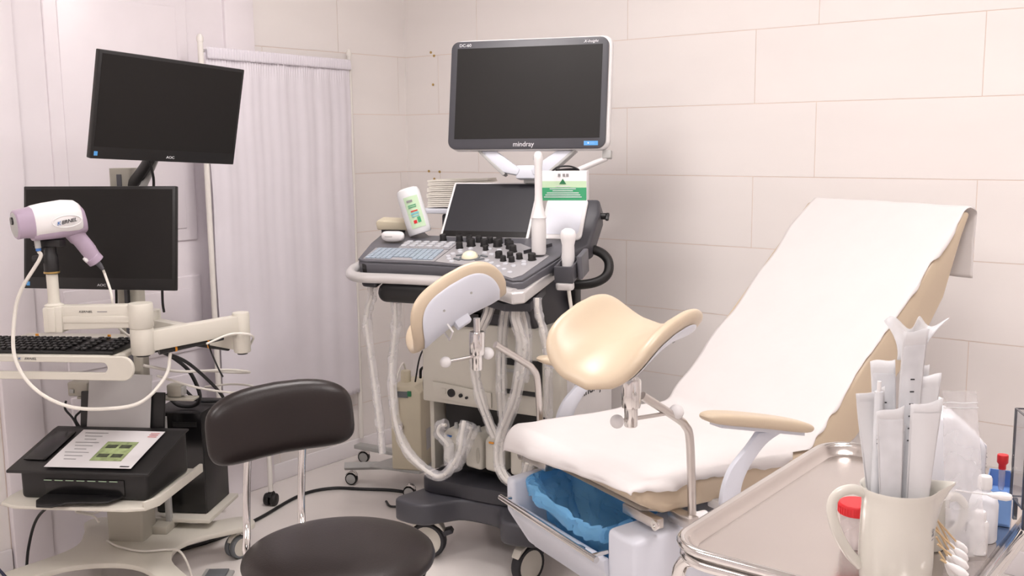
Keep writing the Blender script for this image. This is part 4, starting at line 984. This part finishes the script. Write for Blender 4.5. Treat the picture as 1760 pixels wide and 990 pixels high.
# ---- endocavity wand and curved probe in the holder
WP = frame(1.293, -1.213, 1.077, 20, 10)
wd_ = thing('wand_probe', 'long white wand probe standing in the console holder', 'probe', T((WP @ Vector((.300, .185, .0075)))))
MB().lathe([(0, 0), (.022, .0), (.0245, .01), (.025, .10), (.024, .118), (.026, .124), (.022, .134), (.015, .165), (.0125, .20), (.0125, .288), (.0145, .308), (.0155, .323), (.013, .337), (.006, .344), (0, .345)], 32).build('wand_body', 'white', wd_)
MB().cushion(.006, .010, .001, .001, lambda u, v: ((-.0155, u, .321 + v), (-1, 0, 0)), e=1, na=20, nr=4).build('wand_window', 'tyre_grey', wd_)
cpz = thing('curved_probe', 'white handled curved probe in the side holder beside the wand', 'probe', T((WP @ Vector((.410, .15, -.02)))) @ Matrix.Rotation(radians(20), 4, 'Z'))
MB().lathe([(0, 0), (.018, 0), (.0195, .03), (.018, .07), (.021, .085), (.0235, .102), (.020, .117), (.01, .125), (0, .126)], 28, Matrix.Diagonal((1.15, .75, 1, 1))).build('probe_body', 'white', cpz)
MB().tube(cat([(.0, 0, 0), (0, 0, -.06), (.01, 0, -.14), (.03, .01, -.28), (.04, .01, -.36)], 5), .0065, 10).build('probe_cable', 'cable_white', cpz)
MB().cyl((.033, .01, -.33), (.042, .01, -.40), .020, .024, n=14).build('loose_sleeve', 'sleeve', cpz)

# ---- things standing on the console
bt = thing('gel_bottle', 'white gel bottle with pale green label leaning on the console', 'bottle', T(WP @ Vector((-.222, .385, .002))) @ Matrix.Rotation(radians(20), 4, 'Z') @ Matrix.Rotation(radians(-17), 4, 'Y') @ T((0.008, 0, .012)))
MB().lathe([(0, 0), (.040, .0), (.044, .006), (.045, .03), (.045, .13), (.044, .155), (.040, .168), (.028, .174), (0, .176)], 40, Matrix.Diagonal((1.02, .72, 1, 1))).build('bottle_body', 'bottle_milky', bt)
lbm = MB().grid(lambda u, v: (.0462 * 1.02 * sin(-.25 + 1.25 * u), -.0462 * .72 * cos(-.25 + 1.25 * u), .022 + .118 * v), 12, 4); lbm = lbm.build('label', 'label_green', bt, solid=.0003)
def onb(a, z): return (.0472 * 1.02 * sin(a), -.0472 * .72 * cos(a), z)
for a, z, w_, h_, mt in ((.2, .123, .022, .008, 'ink_grey'), (.3, .107, .030, .003, 'green'), (.3, .10, .03, .003, 'green'), (.35, .085, .026, .004, 'red'), (.35, .076, .030, .006, 'teal'), (.35, .066, .028, .004, 'teal'), (.2, .045, .012, .012, 'red'), (.55, .05, .012, .02, 'green')):
    MB().box(onb(a, z), (w_, .001, h_), Matrix.Rotation(a * .8, 4, 'Z')).build('print_line', mt, lbm, smooth=False)
pw = thing('paper_towels', 'thick folded stack of white paper towels behind the gel bottle', 'paper towels', UM @ T((-.410, .56, 1.235)) @ Matrix.Rotation(radians(14), 4, 'Z'))
random.seed(3)
for k in range(14):
    j = random.uniform(-.004, .004)
    MB().grid(lambda u, v, k=k, j=j: (-.115 + .25 * u + j, -.055 + .12 * v + j * .6, .004 + k * .0078 + .006 * sin(u * 2.2 + .6) + (.022 * max(0, u - .6) ** 1.2 if k > 11 else 0)), 10, 4).build('towel', 'towel', pw, solid=.0062)
MB().box((.0, .0, -.012), (.27, .14, .02)).build('towel_tray', 'bluewhite', pw, bevel=.004)
bx_ = thing('glove_box', 'white and green cardboard box propped on the side pod', 'box', UM @ T((.205, .28, 1.292)) @ Matrix.Rotation(radians(20), 4, 'Z'))
gb = MB().box((0, 0, .05), (.165, .07, .10)).build('carton', 'sheet', bx_, bevel=.002)
for k, mt in enumerate(('green', 'green', 'green', 'green', 'label_green', 'label_green')):
    MB().box((0, -.0352, .0055 + k * .011), (.162, .001, .011)).build('green_band', mt, gb, smooth=False)
MB().prism([(-.012, .056), (.012, .056), (.0, .074)], -.0368, -.036, 'y').build('logo_mark', 'green_dark', gb, smooth=False)
for w_, z in ((.05, .048), (.09, .040), (.07, .033), (.11, .026), (.12, .019), (.13, .012)): MB().box((.0, -.036, z), (w_, .0008, .0026)).build('print_line', 'ink_white', gb, smooth=False)
for x in (-.012, .004, .016): MB().box((x, -.0356, .086), (.009, .0008, .010)).build('print_line', 'ink_grey', gb, smooth=False)
MB().tube(cat([(-.04, .0, .10), (-.02, -.005, .113), (.02, .0, .115), (.05, .005, .103), (.02, .01, .104), (-.03, .005, .101)], 5), .006, 8, flat=.5).build('glove_tuft', 'black', bx_)
bp_ = thing('beige_probe', 'beige block shaped probe lying at the console back corner', 'probe', WP @ T((-.335, .448, .0006)))
MB().prism([(-.075, .016), (.055, .016), (.055, .050), (-.070, .054), (-.078, .045)], -.03, .03, 'y').build('probe_body', 'beige', bp_, bevel=.006, seg=3)
MB().cyl((.05, 0, .034), (.085, 0, .038), .026, .022, n=18).build('probe_head', 'beige', bp_)
MB().box((-.02, 0, .009), (.08, .05, .018)).build('probe_rest', 'slate_dark', bp_, bevel=.003)
wp = thing('convex_probe', 'small white convex probe lying on the console edge', 'probe', T(WP @ Vector((-.295, .312, .018))) @ Matrix.Rotation(radians(22), 4, 'Z'))
MB().cushion(.044, .018, .020, .018, lambda u, v: ((u, v, .004 + 1.5 * u * u), (0, 0, 1)), e=.7, p=4).build('probe_body', 'white', wp)
MB().box((-.01, -.0185, .006), (.03, .001, .003)).build('probe_seam', 'grey', wp, smooth=False)

# ---- probe cables in clear sleeves, hanging in front
def sleeved(pts, label, rc=.008, rs=.017, n_in=1, y=-.03, spread=.012):
    o = thing('sleeved_cable', label, 'cable', UM)
    P = cat([(p[0], (p[2] if len(p) > 2 else y), p[1]) for p in pts], 7)
    for i in range(n_in):
        off = (i - (n_in - 1) / 2) * spread
        MB().tube([q + Vector((off, .004 * ((i % 2) * 2 - 1), 0)) for q in P], rc, 8).build('cable', 'cable_white', o)
    rs_ = [rs * (1 + .22 * noise.noise(Vector((i * .45, rs * 90, pts[0][0] * 7)))) + spread * (n_in - 1) * .5 for i in range(len(P))]
    sl_ = MB().tube(P, rs_, 12, caps=False)
    for v in sl_.bm.verts: v.co += Vector((noise.noise(v.co * 38), noise.noise(v.co * 38 + Vector((5, 0, 0))), 0)) * .005
    sl_.build('clear_sleeve', 'sleeve', o, ang=70)
    return o
sleeved([(-.398, .990), (-.400, .955), (-.418, .91), (-.425, .84), (-.405, .68), (-.385, .51), (-.375, .385)], 'sleeved probe cable hanging straight at the outer left of the console', .0065, .016)
sleeved([(-.296, .943, -.03), (-.296, .90, -.03), (-.298, .86), (-.322, .69), (-.312, .52), (-.265, .41), (-.165, .345), (-.105, .35), (-.045, .43), (-.03, .50, -.03), (-.025, .55, -.02)], 'sleeved probe cable swooping in a low loop to the lower bay', .007, .018)
sleeved([(-.14, .505), (-.165, .50), (-.175, .47), (-.135, .43), (-.13, .37), (-.10, .36), (-.06, .44), (-.035, .50), (-.05, .51)], 'crumpled clear sleeve bunched over the first bay connector', .006, .020, y=.040)
sleeved([(.068, .968), (.066, .935), (.045, .89), (.02, .84), (.005, .76), (.022, .645), (.06, .55), (.085, .50)], 'pair of sleeved cables draped left off the centre hook', .006, .013, 2, y=.0)
sleeved([(.10, .976), (.10, .94), (.090, .88), (.080, .73), (.083, .57), (.09, .50)], 'sleeved cables dropping straight below the centre hook', .006, .013, 2, y=.052)
sleeved([(.200, .954), (.200, .925), (.214, .88), (.222, .82), (.195, .665), (.137, .52), (.133, .42), (.175, .372), (.225, .395), (.245, .45)], 'wide sleeved cable loop hanging right of the centre hook', .007, .014, 2, y=-.052)
sleeved([(.158, .972), (.158, .94), (.172, .88), (.178, .78), (.165, .70)], 'thick bundle of sleeved cables on the centre hook', .006, .013, 3, y=.045, spread=.014)
sleeved([(.280, 1.000, -.05), (.281, .96, -.05), (.292, .90, -.04), (.306, .79), (.306, .64), (.300, .52, .0)], 'straight sleeved wand cable below the probe holder', .007, .014)

# ================================================================== beige device on a rolling stand
ST = thing('rolling_stand', 'grey low rolling stand with small chrome castors by the wall corner', 'stand', T((0, 0, 0)))
MB().tube([(.29, -.745, .085), (.62, -.46, .085)], [.026, .026], 4, flat=.7).build('base_bar', 'grey', ST)
MB().box((.36, -.47, .088), (.50, .05, .02), Matrix.Rotation(radians(8), 4, 'Z')).build('base_bar', 'grey', ST, bevel=.004)
MB().prism([(.42, -.72), (.66, -.66), (.66, -.42), (.44, -.46)], .098, .112).build('base_deck', 'grey', ST, bevel=.003)
for x, y in ((.31, -.725), (.125, -.475), (.62, -.42), (.64, -.70)):
    castor(ST, T((x, y, 0)) @ Matrix.Rotation(radians(25), 4, 'Z'), .028, .024, 'black_gloss', 'grey', 'chrome', stem=.012)
MB().cyl((.56, -.45, .10), (.56, -.45, .98), .010, n=12).build('pole', 'grey', ST)
dv = thing('beige_device', 'beige upright device box with green switch on the rolling stand', 'device', T((.575, -.585, .1126)) @ Matrix.Rotation(radians(24), 4, 'Z'))
MB().prism([(-.075, 0), (.06, 0), (.06, .34), (.03, .365), (-.075, .36)], -.10, .10, 'y').build('device_case', 'beige', dv, bevel=.006, seg=3)
MB().box((-.02, -.102, .33), (.05, .004, .026)).build('display', 'tyre_grey', dv, smooth=False)
MB().box((.012, -.103, .335), (.016, .005, .022)).build('switch', 'green_dark', dv, smooth=False)
MB().box((.0615, .0, .12), (.002, .08, .09)).build('data_plate', 'grey_sheet', dv, smooth=False)
MB().lathe([(0, .05), (.02, .05), (.022, .045), (.022, 0), (0, 0)], 18, T((-.04, 0, .36))).build('cap', 'beige', dv)
MB().cyl((-.03, -.102, .19), (-.03, -.125, .19), .013, n=14).build('outlet', 'steel', dv)
cable('device_lead', [(.590, -.565, .490), (.600, -.570, .53), (.625, -.565, .535), (.650, -.552, .47), (.652, -.551, .30), (.654, -.550, .13)], .006, 'cable_black', 'black hose coiled over the beige device top and down its side')
cable('device_lead', [(.612, -.620, .487), (.66, -.64, .60), (.72, -.66, .66), (.745, -.68, .60), (.71, -.67, .52), (.685, -.645, .47)], .0035, 'cable_black', 'thin black lead arching beside the beige device')
cable('device_lead', [(.5385, -.601, .529), (.55, -.63, .56), (.578, -.695, .51), (.588, -.712, .42), (.590, -.714, .36)], .004, 'cable_white', 'grey tube running down the front of the beige device')
cable('stand_lead', [(.60, -.80, .008), (.66, -.83, .008), (.70, -.78, .008), (.66, -.74, .008), (.72, -.70, .012), (.78, -.66, .03)], .005, 'cable_black', 'short loop of black lead on the floor by the stand')
# ---- floor lead and pedal
cable('floor_cable', [(.98, -.70, .008), (.78, -.66, .007), (.56, -.672, .007), (.40, -.755, .007), (.30, -.815, .007), (.25, -.91, .007), (.262, -1.03, .007), (.315, -1.20, .007), (.345, -1.33, .007), (.37, -1.45, .007), (.352, -1.60, .007), (.30, -1.72, .007)], .007, 'cable_black', 'long black cable curving across the floor between cart and ultrasound machine')
pdl = thing('foot_pedal', 'grey foot pedal on the floor below the cart castor', 'pedal', T((.66, -1.68, 0)) @ Matrix.Rotation(radians(40), 4, 'Z'))
MB().prism([(-.05, 0), (.05, 0), (.05, .012), (-.05, .02)], -.045, .045, 'y').build('pedal_plate', 'grey', pdl, bevel=.004)
MB().box((0, 0, .021), (.07, .06, .006)).build('pedal_pad', 'tyre_grey', pdl, bevel=.002)
